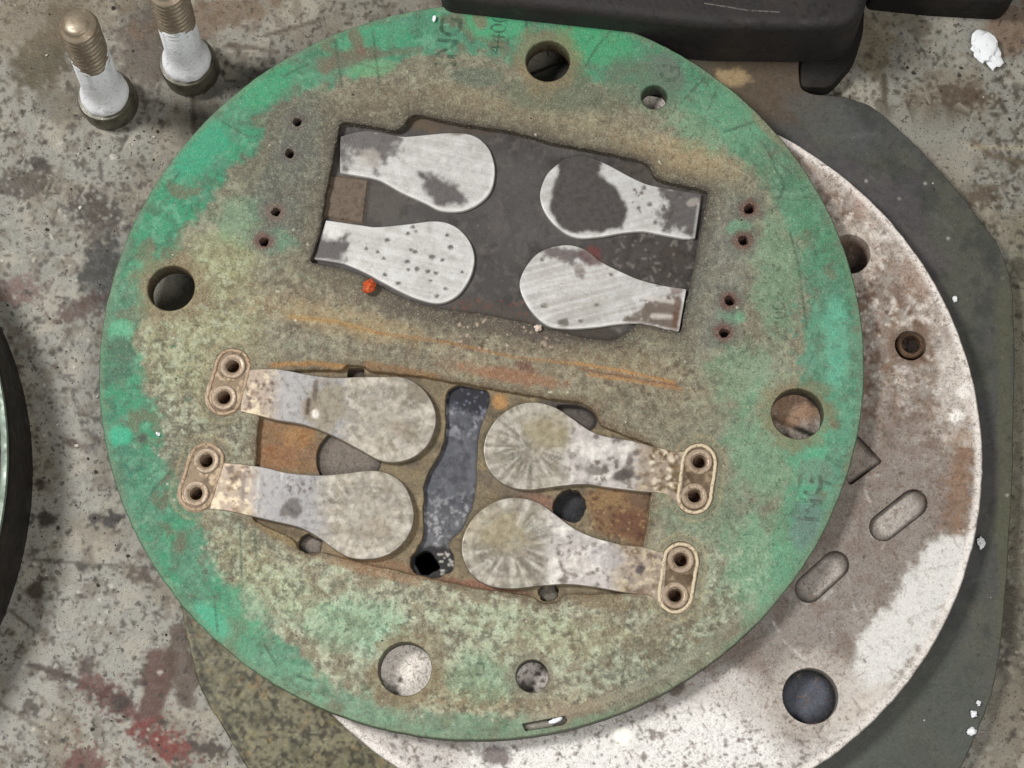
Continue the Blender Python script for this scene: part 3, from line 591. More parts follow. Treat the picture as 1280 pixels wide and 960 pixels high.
    # dark hairlines
    for L in [[(418, 48), (428, 108)], [(466, 38), (470, 72), (476, 118)], [(656, 14), (660, 48)], [(706, 18), (712, 36)], [(764, 38), (748, 56), (732, 82)], [(880, 98), (850, 130)], [(278, 152), (312, 172)],
              [(988, 292), (998, 330), (1003, 370), (1008, 410)], [(960, 190), (980, 232), (970, 262)], [(1028, 205), (1045, 262)], [(950, 150), (905, 165)], [(212, 590), (192, 612), (178, 640)], [(268, 745), (272, 790)], [(300, 650), (302, 720)], [(318, 640), (320, 700)], [(330, 805), (345, 830)],
              [(160, 430), (170, 445)], [(205, 240), (225, 215)], [(355, 95), (385, 80)], [(372, 845), (392, 852)]]:
        p.line(L, .8, (58, 80, 64), .7, 1.2, 1.5, 9)
    p.blob(147, 300, 10, 12, 0, (110, 110, 92), .5); p.dots(40, (985, 380, 1075, 480), 1.5, 3.2, (84, 140, 120), .7, 31)
    # marks on the left rim
    p.blob(150, 438, 17, 18, 0, (74, 106, 86), .85, .6, .5, 10); p.line([(130, 480), (142, 468), (158, 466)], 6, (70, 108, 88), .85, .6); p.line([(132, 500), (142, 506), (143, 518), (134, 524)], 3.5, (66, 112, 92), .8, .4)
    p.line([(156, 580), (163, 590), (176, 586)], 3, (54, 110, 90), .8); p.line([(150, 560), (170, 566)], 5, (62, 118, 96), .7); p.blob(178, 548, 6, 7, 0, (66, 84, 70), .9)
    p.dots(50, (130, 400, 240, 700), 1.2, 2.8, (72, 110, 88), .7, 33)
    p.scratches(70, (180, 60, 1020, 880), 20, 90, (168, 166, 142), .4, .6, 5); p.scratches(90, (180, 40, 1040, 880), 15, 80, (70, 66, 54), .5, .6, 6); p.scratches(40, (130, 20, 1060, 900), 10, 40, (60, 84, 68), .5, .6, 7)
    # halo of grime around bores
    for (hx, hy, r) in [(685, 76, 42), (997, 517, 44), (506, 836, 46), (214, 360, 46)]:
        p.blob(hx, hy, r, r, 0, (132, 116, 88), .65, .5, .4, 12)
    for k, (hx, hy) in enumerate(BORES):
        p.blob(hx, hy, 20, 17, 0, (102, 102, 94), .75, .8, .4, 9); p.blob(hx, hy, 12.5, 11, 0, (92, 84, 78) if k < 2 else (116, 94, 84), .7, .5, .4, 6)
        if k > 2: p.blob(hx-1, hy-1, 11, 10, 0, (102, 66, 58), .65, .6, .6, 5)
    p.blob(665, 845, 30, 28, 0, (110, 104, 90), .6)
    # grime by the dark recess
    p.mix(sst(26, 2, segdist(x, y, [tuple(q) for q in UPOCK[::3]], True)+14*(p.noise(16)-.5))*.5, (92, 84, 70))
    p.blob(560, 392, 120, 14, 12, (92, 82, 72), .7, .8, .5, 14); p.blob(690, 418, 60, 10, 8, (88, 78, 70), .8, .7, .6, 12); p.blob(860, 330, 16, 80, 8, (108, 108, 102), .6)
    p.dots(60, (560, 385, 780, 440), 1, 2.6, (78, 58, 46), .75, 41); p.dots(50, (560, 385, 780, 440), 1, 2.2, (196, 178, 158), .7, 42)
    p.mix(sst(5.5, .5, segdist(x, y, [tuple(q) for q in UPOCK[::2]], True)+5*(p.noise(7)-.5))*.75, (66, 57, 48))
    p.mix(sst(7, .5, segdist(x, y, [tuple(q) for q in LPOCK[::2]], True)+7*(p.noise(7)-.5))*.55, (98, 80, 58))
    # rust-gold scored lines
    p.line([(362, 396), (420, 402), (470, 416)], 2.6, (164, 132, 80), .75, .5, 2, 10)
    p.line([(470, 416), (560, 428), (640, 446), (720, 455)], 1.4, (150, 112, 68), .75, .6, 2, 10); p.line([(720, 454), (780, 464), (842, 478)], 1.6, (172, 130, 78), .85, .4, 2, 10); p.line([(735, 468), (790, 476), (850, 486)], 1.4, (166, 124, 74), .8, .5, 2, 10)
    p.line([(725, 461), (845, 482)], 1.2, (122, 72, 40), .8, .4); p.line([(340, 456), (390, 454), (430, 458)], 3.0, (160, 118, 62), .8, .6, 2, 10); p.line([(460, 456), (500, 461), (545, 470)], 4, (138, 104, 66), .7, .6, 3, 10)
    p.blob(640, 470, 60, 8, 10, (150, 106, 76), .6, .7, .7, 10); p.blob(655, 458, 14, 6, 10, (110, 66, 50), .7, .7, .7, 8)
    p.blob(560, 722, 60, 8, 8, (140, 110, 80), .6); p.blob(460, 712, 60, 7, 14, (146, 112, 80), .6); p.blob(750, 752, 40, 8, 8, (128, 110, 84), .6); p.blob(350, 668, 40, 8, 25, (138, 118, 78), .6)
    # pale scale following the riveted tabs
    for T_ in TABS:
        d = np.abs(segdist(x, y, T_['axis'])-T_['r']-7)
        p.mix(sst(2.8, .4, d+6*(p.noise(7)-.5))*.4, (190, 176, 142)); p.mix(sst(16, 2, segdist(x, y, T_['axis'])-T_['r'])*.45, (116, 110, 88))
    p.dots(14, (180, 480, 260, 640), .7, 1.5, (206, 208, 192), .7, 51); p.dots(70, (200, 80, 1000, 900), .8, 1.8, (206, 208, 186), .7, 52)
    p.mix(sst(.982, .998, rr)*.45, (116, 128, 104)); p.blob(960, 160, 30, 8, 45, (132, 122, 100), .6)
    return p
BORES = [(372, 152), (362, 192), (345, 265), (330, 302), (937, 261), (929, 301), (912, 376), (905, 416)]
# riveted tabs: axis end points are the two rivets
TABS = [dict(axis=[(291, 458), (280, 497)], r=25), dict(axis=[(258, 576), (245, 617)], r=25),
        dict(axis=[(874, 577), (868, 620)], r=25), dict(axis=[(851, 700), (844, 744)], r=25)]
gh = [dict(loop=pcircle(685, 76, 31, ZG), depth=None, wall=(54, 36, 24), bev=.0006), dict(loop=pcircle(997, 517, 33.5, ZG), depth=None, wall=(22, 19, 16), bev=.0004),
      dict(loop=pcircle(506, 836, 33.5, ZG), depth=None, wall=(34, 29, 24), bev=.0004), dict(loop=pcircle(214, 360, 32, ZG), depth=None, wall=(50, 40, 29), bev=.0006),
      dict(loop=pcircle(818, 121, 19, ZG), depth=None, wall=(24, 19, 15), bev=.0007), dict(loop=pcircle(665, 845, 20.5, ZG), depth=None, wall=(24, 20, 16), bev=.0003),
      dict(loop=rounded([(651, 904), (706, 893.5), (711, 900), (706, 907), (656, 915)], 3, 3), depth=.0016, cap=(128, 122, 112), wall=(44, 42, 34), bev=.0003),
      dict(loop=UPOCK, depth=.0074, wall=(42, 35, 30), cap=(60, 56, 52), bev=.0004, jit=1.3), dict(loop=LPOCK, depth=.0074, wall=(96, 74, 50), cap=(60, 50, 40), bev=.0006, jit=1.6)]
for (bx_, by_) in BORES:
    gh.append(dict(loop=pcircle(bx_, by_, 6.8 if bx_ < 500 else 7.4, ZG, 18, .35, bx_), depth=.005, wall=(52, 28, 24), cap=(16, 10, 9), bev=.0003))
for T_ in TABS:
    for (rx, ry) in T_['axis']: gh.append(dict(loop=pcircle(rx, ry, 8.6, ZG, 18), depth=.005, wall=(92, 58, 36), cap=(66, 40, 25), bev=.0002))
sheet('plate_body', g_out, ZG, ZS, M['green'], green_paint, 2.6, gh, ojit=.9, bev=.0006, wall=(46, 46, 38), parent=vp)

# --- recess floors
def urec_paint(x, y):
    p = Paint(x, y, (76, 72, 70))
    p.mottle((90, 86, 83), 50, .45, .65, .7); p.mottle((60, 56, 53), 18, .52, .66, .7); p.mottle((104, 98, 92), 8, .60, .70, .5, o=3)
    p.blob(432, 250, 22, 30, 14, (100, 84, 68), .9, .4, .3, 10); p.blob(475, 255, 26, 24, 14, (90, 84, 76), .7); p.blob(530, 155, 26, 10, 8, (96, 82, 66), .9, .6, .6, 8)
    p.blob(580, 160, 40, 8, 10, (84, 72, 62), .7); p.line([(462, 222), (456, 280)], 2, (58, 48, 40), .8)
    p.blob(800, 215, 26, 10, 20, (84, 78, 70), .8, .6, .6, 8); p.blob(800, 320, 60, 24, 14, (78, 72, 68), .8, .8, .5, 12); p.blob(840, 325, 20, 30, 10, (70, 62, 56), .7)
    p.mottle((134, 128, 122), 5, .62, .70, .6, sst(740, 790, x)*sst(280, 300, y), 3); p.mottle((60, 54, 50), 7, .56, .64, .6, sst(740, 790, x), 3); p.dots(26, (590, 280, 660, 400), .5, 1.2, (118, 114, 110), .6, 62); p.scratches(40, (560, 160, 870, 400), 8, 40, (112, 108, 104), .4, .5, 11); p.blob(640, 260, 40, 60, 10, (94, 90, 88), .5, .8)
    p.blob(610, 388, 60, 12, 10, (84, 74, 66), .8, .8, .5, 12); p.blob(740, 418, 50, 9, 5, (72, 64, 56), .9); p.blob(742, 318, 12, 8, 30, (112, 56, 52), .75, .7, .6, 8)
    p.dots(40, (560, 375, 690, 410), .8, 2.2, (118, 74, 60), .7, 64); p.blob(404, 320, 20, 20, 0, (72, 64, 62), .7)
    return p
def fit(L, z0, z1):
    """the loop L drawn on plane z0, dropped straight down to plane z1"""
    W = unproj(L[:, 0], L[:, 1], z0); W[:, 2] = z1; return proj(W)
def grow(L, d):
    t = np.roll(L, -1, 0)-np.roll(L, 1, 0); n = np.stack([t[:, 1], -t[:, 0]], -1); n /= np.linalg.norm(n, axis=1)[:, None]+1e-9
    return L+n*d*(1 if area2(L) > 0 else -1)
ZU = ZG-.0030
sheet('recess_floor', fit(grow(UPOCK, 3), ZG, ZU), ZU, ZU-.0001, M['recess'], urec_paint, 3.2, bev=.00002, parent=vp)
# small raised pad between the left lands
bm = bmesh.new()
q = [at(*c, ZU) for c in [(412, 219), (461, 225), (454, 280), (403, 271)]]
lo_ = [bm.verts.new((v.x, v.y, ZU)) for v in q]; ctr = sum(q, Vector())/4
hi_ = [bm.verts.new((*(ctr+(v-ctr)*.93).xy, ZU+.0005)) for v in q]
bm.faces.new(hi_)
for i in range(4): bm.faces.new((lo_[i], lo_[(i+1) % 4], hi_[(i+1) % 4], hi_[i]))
M['pad'] = worn('brown_varnished_pad', (98, 84, 70), [(300, 5, 2.0, .5, .62, (78, 64, 52), .8), (900, 4, .5, .6, .7, (128, 112, 94), .6)], .5)
obj('step_pad', bm, M['pad'], vp, False)

LANDS = [
 [(426, 171), (458, 164), (500, 171), (515, 171), (536, 169), (558, 167), (580, 167.5), (595, 172), (606, 181), (613, 192), (617.5, 212), (613.5, 236), (600, 252), (578, 262.5), (552, 262.5), (532, 253), (501, 239), (475, 224.5), (450, 219), (426, 215.5)],
 [(876, 243), (868, 297), (854, 297), (824, 291.5), (803, 288), (777, 290), (748, 295), (722, 296), (702, 287), (684, 268), (676, 245), (683, 221), (696, 207), (708, 198.5), (731, 195), (760, 207), (783, 219.5), (807, 230.5), (830, 235.5)],
 [(408, 276), (449, 282), (472, 284.5), (510, 281), (538, 277.5), (557, 279), (573, 287), (586, 302), (592, 321), (588.5, 342), (578, 361), (566, 372), (550, 378), (533, 376), (510, 368), (477, 351), (458, 340.5), (430, 329), (393, 323)],
 [(681, 312.5), (707, 307), (724, 310), (737, 316), (751, 328), (777, 341), (801, 351), (830, 358), (857, 362), (848, 414), (836, 412), (801, 404.5), (777, 403.5), (742, 408), (707, 410), (684, 405.5), (664, 387), (652, 364), (652, 347), (664, 326)]]
def corner_smooth(P, n=5):
    """smooth closed curve that keeps its sharp corners"""
    P = np.array(P, float); N = len(P); out = []
    ang = []
    for i in range(N):
        u = P[i]-P[i-1]; v = P[(i+1) % N]-P[i]
        ang.append(abs((math.degrees(math.atan2(u[0]*v[1]-u[1]*v[0], u@v)))) > 50)
    for i in range(N):
        b, c = P[i], P[(i+1) % N]; a = P[i-1] if not ang[i] else b; d = P[(i+2) % N] if not ang[(i+1) % N] else c
        for k in range(n):
            t = k/n; out.append(.5*((2*b)+(c-a)*t+(2*a-5*b+4*c-d)*t*t+(3*b-a-3*c+d)*t**3))
    return np.array(out)
def land_paint(i):
    DK = (86, 80, 78)
    def f(x, y):
        p = Paint(x, y, (192, 190, 187))
        p.mottle((176, 173, 169), 26, .48, .66, .6); p.mottle((204, 203, 201), 14, .55, .7, .6)
        sa = math.radians(12 if i % 2 == 0 else -14); su = x*math.cos(sa)+y*math.sin(sa); sv = -x*math.sin(sa)+y*math.cos(sa)
        st_n = fbm(su/60, sv/2.6, 3, 20+i); sk = .5 if i == 3 else .25; p.mix(sst(.5, .7, st_n)*sk, (164, 160, 155)); p.mix(sst(.5, .3, st_n)*sk, (212, 211, 209))
        if i == 0:
            p.poly([(420, 150), (505, 160), (500, 185), (482, 198), (470, 214), (462, 200), (440, 190), (436, 214), (420, 222)], DK, .85, 16, 14, 7)
            p.blob(462, 196, 18, 12, 20, (176, 170, 162), .6, .8, .8, 8); p.poly([(522, 214), (540, 219), (572, 232), (584, 250), (578, 256), (550, 258), (536, 246)], (92, 86, 84), .92, 9, 6, 8)
            p.blob(570, 165, 12, 4, 10, (110, 96, 82), .7)
        if i == 1:
            p.poly([(698, 186), (745, 184), (754, 204), (748, 216), (772, 235), (785, 262), (778, 285), (752, 290), (715, 291), (700, 285), (687, 262), (690, 238), (697, 212)], (84, 79, 76), .98, 6, 4, 8, .35)
            p.poly([(880, 232), (826, 236), (835, 252), (826, 270), (832, 286), (880, 300)], DK, .88, 14, 16, 7); p.dots(26, (790, 225, 870, 290), 1, 3.4, (96, 88, 82), .8, 71)
            p.poly([(745, 195), (765, 200), (800, 222), (830, 236), (850, 240), (845, 226), (790, 205)], (100, 92, 84), .7, 8, 8, 10); p.blob(866, 253, 8, 5, -20, (176, 168, 160), .7)
        if i == 2:
            p.poly([(380, 300), (408, 292), (416, 300), (434, 296), (436, 306), (428, 318), (434, 332), (380, 335)], DK, .93, 9, 9, 6); p.blob(412, 290, 16, 12, 0, (214, 212, 208), .5)
            for d in [(563, 309, 3.6), (540, 321, 4), (519, 315, 3), (509, 327, 3.2), (521, 336, 3.4), (535, 339, 2.8), (545, 341, 2.8), (553, 325, 2.6), (557, 361, 2.6), (546, 370, 3), (481, 343, 3), (514, 312, 2.4), (510, 292, 2.6), (520, 289, 2.2), (516, 284, 2.8), (559, 294, 2.8), (484, 300, 3.6), (472, 315, 2.6), (480, 323, 2.4), (578, 340, 2.2), (498, 354, 3), (458, 311, 2.6), (510, 337, 2.2), (538, 351, 2.2)]:
                p.blob(d[0], d[1], d[2], d[2]*.8, 0, (84, 78, 72), .85, .6, .2, 6)
        if i == 3:
            p.poly([(792, 388), (815, 376), (835, 372), (850, 378), (848, 396), (852, 418), (800, 408), (782, 404), (784, 396)], (108, 94, 82), .88, 10, 13, 6)
            p.line([(816, 395), (840, 396)], 3, (200, 192, 184), .8); p.line([(808, 372), (846, 378)], 2.5, (206, 200, 192), .7); p.blob(846, 392, 6, 24, 6, (104, 78, 60), .8); p.blob(846, 363, 8, 6, 0, (120, 100, 90), .6)
            p.blob(704, 318, 30, 9, 8, (100, 90, 86), .85, .7, .8, 7); p.blob(738, 322, 14, 9, 30, (98, 72, 70), .8, .7, .6, 8); p.blob(724, 338, 10, 6, 60, (110, 98, 94), .7, .7, .8, 6)
            for d in [(746, 381, 3.4), (764, 343, 3.4), (726, 401, 3), (680, 382, 4), (678, 325, 2.6), (704, 404, 8), (822, 356, 3)]: p.blob(d[0], d[1], d[2], d[2]*.7, 0, (104, 98, 88), .85, .6, .3, 6)
            for k in range(9): p.line([(662+k*3, 340+k*7), (780-k*4, 330+k*8)], .9, (184, 178, 168), .5, .4)
        p.mix(sst(3.5, 1.2, segdist(x, y, [tuple(q) for q in LANDS[i]], True))*.35*(y > np.mean([q[1] for q in LANDS[i]])), (232, 230, 226))  # lower edges painted brighter, like a bevel catching light
        return p
    return f
for i, L in enumerate(LANDS):
    zt = ZU+.0014
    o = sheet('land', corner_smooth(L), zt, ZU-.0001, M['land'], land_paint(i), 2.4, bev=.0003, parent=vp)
    o['label'] = ['bright valve seat land with a dark oval stain on its round end', 'valve seat land whose round end is mostly blackened',
                  'bright valve seat land pitted with small black dots', 'bright lapped valve seat land streaked brown at its narrow end'][i]

ZL = ZG-.0022
def lrec_paint(x, y):
    p = Paint(x, y, (124, 112, 90))
    p.mottle((138, 122, 94), 30, .48, .66, .7); p.mottle((96, 86, 70), 16, .54, .68, .7); p.mottle((150, 136, 110), 9, .58, .7, .6)
    p.poly([(318, 520), (396, 535), (402, 590), (316, 592)], (134, 106, 76), .95, 12, 10, 9); p.blob(350, 570, 24, 16, 0, (146, 106, 72), .7, .7, .6, 10); p.blob(372, 545, 20, 14, 10, (160, 124, 82), .7); p.dots(40, (318, 520, 400, 592), 1, 3, (136, 94, 52), .7, 81)
    p.poly([(735, 612), (818, 605), (806, 684), (752, 668), (735, 640)], (128, 100, 70), .9, 10, 8, 12); p.blob(790, 655, 24, 18, 10, (106, 70, 50), .8, .7, .6, 9); p.blob(765, 622, 26, 12, 0, (146, 120, 82), .7, .7, .7, 9); p.blob(800, 622, 18, 12, 0, (104, 84, 66), .7); p.dots(70, (738, 608, 812, 680), 1, 2.8, (92, 60, 36), .75, 82); p.dots(40, (738, 608, 812, 680), .8, 2.2, (168, 142, 102), .6, 83)
    p.blob(670, 630, 26, 16, 20, (132, 98, 84), .7, .7, .6, 10); p.blob(500, 575, 50, 26, -50, (132, 118, 92), .7); p.blob(540, 530, 12, 40, 0, (112, 102, 86), .7); p.blob(600, 735, 60, 8, 8, (136, 92, 72), .7, .7, .6, 10)
    p.blob(625, 503, 10, 10, 0, (176, 136, 86), .8); p.blob(500, 462, 40, 6, 6, (164, 118, 84), .7, .7, .6, 8); p.blob(410, 456, 26, 8, 0, (150, 104, 66), .7); p.blob(480, 706, 60, 8, 12, (142, 112, 84), .7)
    p.blob(715, 510, 40, 14, 20, (76, 70, 66), .85, .6, .5, 10); p.blob(475, 560, 50, 14, 25, (86, 78, 68), .7); p.blob(640, 600, 40, 20, 0, (104, 94, 82), .6); p.blob(590, 660, 14, 40, 0, (110, 100, 82), .6)
    p.blob(790, 740, 30, 8, 8, (70, 58, 46), .7); p.blob(340, 655, 40, 6, 22, (100, 84, 60), .7)
    return p
SLOT = crom([(556, 492), (566, 482), (588, 479), (608, 485), (614, 500), (608, 522), (600, 545), (598, 575), (597, 605), (591, 637), (577, 664), (562, 680), (569, 695), (566, 714), (548, 723), (528, 722), (514, 713), (512, 697), (521, 683), (529, 664), (527, 635), (530, 600), (543, 575), (554, 552), (555, 520)], 4)
fl = fit(grow(LPOCK, 3), ZG, ZL)
fh = [dict(loop=SLOT, jit=2, depth=.0050, wall=(60, 52, 44), cap=(110, 112, 120), bev=.0005),
      dict(loop=pcircle(436, 574, 42, ZL, jit=.05), depth=.0016, wall=(62, 54, 46), cap=(112, 102, 92), bev=.0004), dict(loop=pcircle(712, 632, 22, ZL, jit=.22, sd=3), depth=.005, wall=(34, 30, 28), cap=(30, 31, 35), bev=.0003),
      dict(loop=rounded([(434, 459), (456, 459), (457, 474), (433, 474)], 4, 3), depth=.003, wall=(60, 46, 34), cap=(70, 56, 42), bev=.0003), dict(loop=crom([(694, 507), (722, 505), (742, 514), (748, 528), (738, 540), (716, 536)], 4), depth=.003, wall=(40, 36, 34), cap=(78, 70, 64), bev=.0006),
      dict(loop=pcircle(388, 680, 14, ZL, 24, .4, 2), depth=.003, wall=(40, 34, 30), cap=(118, 108, 98), bev=.0004), dict(loop=pcircle(686, 741, 13, ZL, 24, .4, 5), depth=.003, wall=(40, 36, 30), cap=(112, 104, 92), bev=.0004)]
sheet('reed_recess_floor', fl, ZL, ZL-.0001, M['floor'], lrec_paint, 3.0, fh, bev=.00002, parent=vp)
# floor of the S-shaped port
ZP = ZL-.0020
def port_paint(x, y):
    p = Paint(x, y, (88, 89, 95))
    p.mottle((106, 107, 113), 18, .50, .66, .6, o=5); p.mottle((66, 66, 72), 8, .52, .64, .7)
    p.mix(sst(620, 670, y)*.5, (124, 124, 126)); p.mottle((186, 184, 184), 4.5, .54, .66, .55, sst(600, 650, y)*.9+.12); p.mottle((62, 62, 66), 6, .56, .66, .5, sst(590, 640, y)*.9)
    p.mottle((150, 150, 156), 6, .60, .68, .8, sst(500, 520, y)*sst(560, 530, y))
    p.poly([(540, 470), (620, 470), (618, 508), (598, 520), (575, 512), (552, 505)], (36, 36, 46), .96, 10, 8, 8); p.dots(40, (555, 480, 612, 520), .7, 1.6, (122, 124, 140), .8, 91)
    p.dots(50, (525, 640, 590, 690), .8, 1.8, (70, 68, 70), .8, 92)
    p.blob(545, 704, 40, 22, 0, (30, 28, 28), .98, .3, .2, 8); p.dots(30, (548, 692, 575, 720), .8, 2.2, (190, 184, 176), .85, 93)
    return p
bore = pcircle(534, 704, 16, ZP, 28, .55, 4)
sheet('port_floor', fit(grow(SLOT, 2), ZL, ZP), ZP, ZP-.0001, M['recess'], port_paint, 2.6, [dict(loop=bore, depth=.003, wall=(16, 15, 15), cap=(20, 19, 19), bev=.0004)], bev=.00002, parent=vp)

# --- four reeds with riveted tabs
REEDS = [
 # upper left: head to the right
 [(308, 463), (345, 462), (390, 470), (420, 473), (450, 472), (480, 472), (505, 473), (525, 484), (539, 503), (544, 525), (537, 550), (520, 568), (496, 576.5), (474, 574), (450, 561), (415, 543), (380, 530), (345, 524), (322, 518), (301, 514)],
 [(276, 579), (300, 581), (330, 585), (360, 592), (400, 595), (435, 592), (465, 589), (488, 594), (505, 608), (515, 632), (515, 655), (503, 678), (480, 694), (452, 698), (428, 692), (400, 672), (376, 659), (340, 650), (300, 641), (280, 637), (263, 636)],
 [(856, 565), (845, 565), (820, 560), (790, 552), (755, 546), (735, 538), (715, 524), (695, 511), (672, 504), (648, 507), (624, 522), (609, 545), (606, 568), (614, 590), (634, 606), (660, 611), (695, 607), (728, 604), (760, 608), (800, 613), (834, 617), (850, 634)],
 [(833, 690), (822, 690), (805, 685), (775, 681), (740, 672), (715, 660), (695, 645), (674, 630), (648, 623), (622, 627), (597, 643), (581, 668), (579, 694), (591, 718), (612, 731), (640, 734.5), (675, 731), (710, 729), (745, 733), (785, 740), (814, 744), (828, 760)]]
HEADC = [(476, 524), (450, 645), (664, 558), (636, 680)]
def reed_paint(i):
    hx, hy = HEADC[i]; side = 1 if i < 2 else -1
    def f(x, y):
        p = Paint(x, y, (156, 151, 141)); nx = (x-hx)*side
        p.mottle((186, 178, 165), 22, .5, .66, .7); p.mottle((150, 140, 124), 12, .54, .66, .6); p.mottle((200, 194, 182), 7, .58, .68, .5, o=3); p.mottle((134, 126, 112), 6, .60, .70, .5, o=3)
        ang = np.arctan2(y-hy, x-hx); rd = np.hypot(x-hx, y-hy)
        ray = fbm(ang*9+40, rd/45.0, 4, 5+i)
        if i >= 2:
            p.mix(sst(.52, .64, ray)*sst(6, 30, rd)*(nx > -90)*.6, (206, 202, 192)); p.mix(sst(.49, .40, ray)*sst(6, 30, rd)*(nx > -90)*.6, (128, 121, 108))
            p.blob(hx+30*(1 if i == 2 else -.6), hy-18, 40, 24, 10, (168, 158, 132), .8, .8, .4, 14)
        else:
            p.mix(sst(.54, .64, ray)*sst(10, 45, rd)*(nx > -40)*.5, (200, 194, 184)); p.mix(sst(.47, .38, ray)*sst(14, 45, rd)*(nx > -40)*.4, (136, 128, 116))
            p.blob(hx+8, hy, 30, 24, 0, (176, 170, 158), .6); p.blob(hx+24, hy+14, 18, 12, 30, (160, 148, 132), .5)
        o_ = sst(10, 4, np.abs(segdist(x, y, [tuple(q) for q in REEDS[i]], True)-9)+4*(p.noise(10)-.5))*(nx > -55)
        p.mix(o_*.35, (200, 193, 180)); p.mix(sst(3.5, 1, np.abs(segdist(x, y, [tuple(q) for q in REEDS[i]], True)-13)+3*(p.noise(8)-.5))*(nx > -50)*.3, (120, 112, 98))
        neck = sst(-36, -60, nx+22*(p.noise(14)-.5))
        if i < 2:
            p.mix(neck*.8, (160, 158, 159)); p.mottle((148, 146, 148), 8, .58, .68, .6, neck)
        else:
            p.mix(neck*.85, (206, 200, 196)); p.mottle((128, 120, 112), 10, .57, .66, .8, neck); p.mottle((236, 232, 224), 12, .56, .68, .8, neck)
        p.scratches(24, (hx-160, hy-70, hx+160, hy+70), 8, 40, (120, 112, 102), .45, .5, 12+i); p.scratches(20, (hx-160, hy-70, hx+160, hy+70), 8, 40, (216, 212, 204), .45, .5, 22+i)
        tabn = sst(-118, -150, nx); p.mix(tabn*.75, (170, 152, 132)); p.mottle((126, 104, 80), 8, .54, .66, .7, tabn); p.mottle((216, 202, 176), 7, .56, .66, .7, tabn)
        if i == 0:
            p.blob(406, 510, 24, 32, 10, (146, 138, 122), .9, .5, .4, 10); p.line([(395, 478), (393, 500)], 3, (96, 84, 74), .8); p.blob(388, 512, 11, 13, 0, (140, 128, 114), .8); p.line([(386, 500), (384, 516)], 2.5, (84, 70, 60), .9); p.blob(394, 518, 5, 6, 0, (222, 216, 208), .9)
            p.dots(26, (308, 474, 345, 510), 1.2, 3, (104, 88, 80), .8, 101); p.blob(520, 492, 14, 9, 40, (134, 126, 112), .8, .7, .7, 7)
        if i == 1:
            p.poly([(362, 624), (372, 622), (378, 636), (372, 648), (350, 644), (353, 632)], (106, 100, 98), .92, 4, 3, 8); p.dots(14, (358, 598, 392, 616), 1.4, 3, (104, 96, 92), .8, 102); p.line([(305, 592), (303, 622)], 2.5, (132, 122, 118), .8); p.dots(14, (284, 582, 312, 600), 1.2, 3, (112, 98, 86), .8, 103)
            p.line([(323, 600), (320, 640)], 2, (190, 190, 190), .4); p.blob(456, 668, 14, 7, 15, (154, 144, 130), .7)
        if i == 2:
            p.dots(20, (735, 545, 800, 605), 1.6, 4, (112, 104, 98), .75, 104); p.blob(780, 594, 13, 7, -12, (104, 96, 92), .9); p.blob(786, 578, 4, 12, 10, (120, 110, 104), .8); p.blob(745, 588, 14, 6, 10, (120, 112, 106), .7); p.blob(748, 562, 18, 10, 0, (230, 226, 220), .7)
            p.dots(40, (812, 558, 850, 615), 1.4, 3.4, (124, 102, 76), .8, 105); p.dots(24, (812, 560, 850, 612), 1.4, 3, (236, 226, 204), .8, 106); p.blob(846, 590, 7, 10, 0, (130, 112, 84), .8)
        if i == 3:
            p.dots(12, (715, 680, 750, 720), 1.4, 3.2, (122, 110, 100), .7, 107); p.blob(720, 705, 16, 9, 10, (216, 210, 202), .7); p.line([(700, 702), (704, 714), (722, 720)], 2, (120, 108, 98), .7); p.blob(800, 712, 6, 5, -30, (96, 88, 90), .85); p.dots(14, (780, 690, 830, 730), 1, 2.6, (124, 114, 112), .7, 108); p.blob(760, 695, 24, 14, 10, (194, 189, 189), .6)
        return p
    return f
def tube_loop(bm, pts, rx, rz, seg=8):
    n = len(pts); rings = []
    for i in range(n):
        t = pts[(i+1) % n]-pts[i-1]; nr = Vector((t.y, -t.x, 0)).normalized()
        rings.append([bm.verts.new(pts[i]+nr*rx*math.cos(2*math.pi*k/seg)+Vector((0, 0, rz*math.sin(2*math.pi*k/seg)))) for k in range(seg)])
    for i in range(n):
        a, b = rings[i], rings[(i+1) % n]
        for k in range(seg): bm.faces.new((a[k], b[k], b[(k+1) % seg], a[(k+1) % seg]))
REEDLAB = ['reed with a grey bare neck and an upper edge smear on its head', 'reed with a smooth grey neck carrying a dark heart shaped stain',
           'reed with radial streaks and a pitted flaking neck beside its rivets', 'reed with radial streaks and a pale lilac neck']
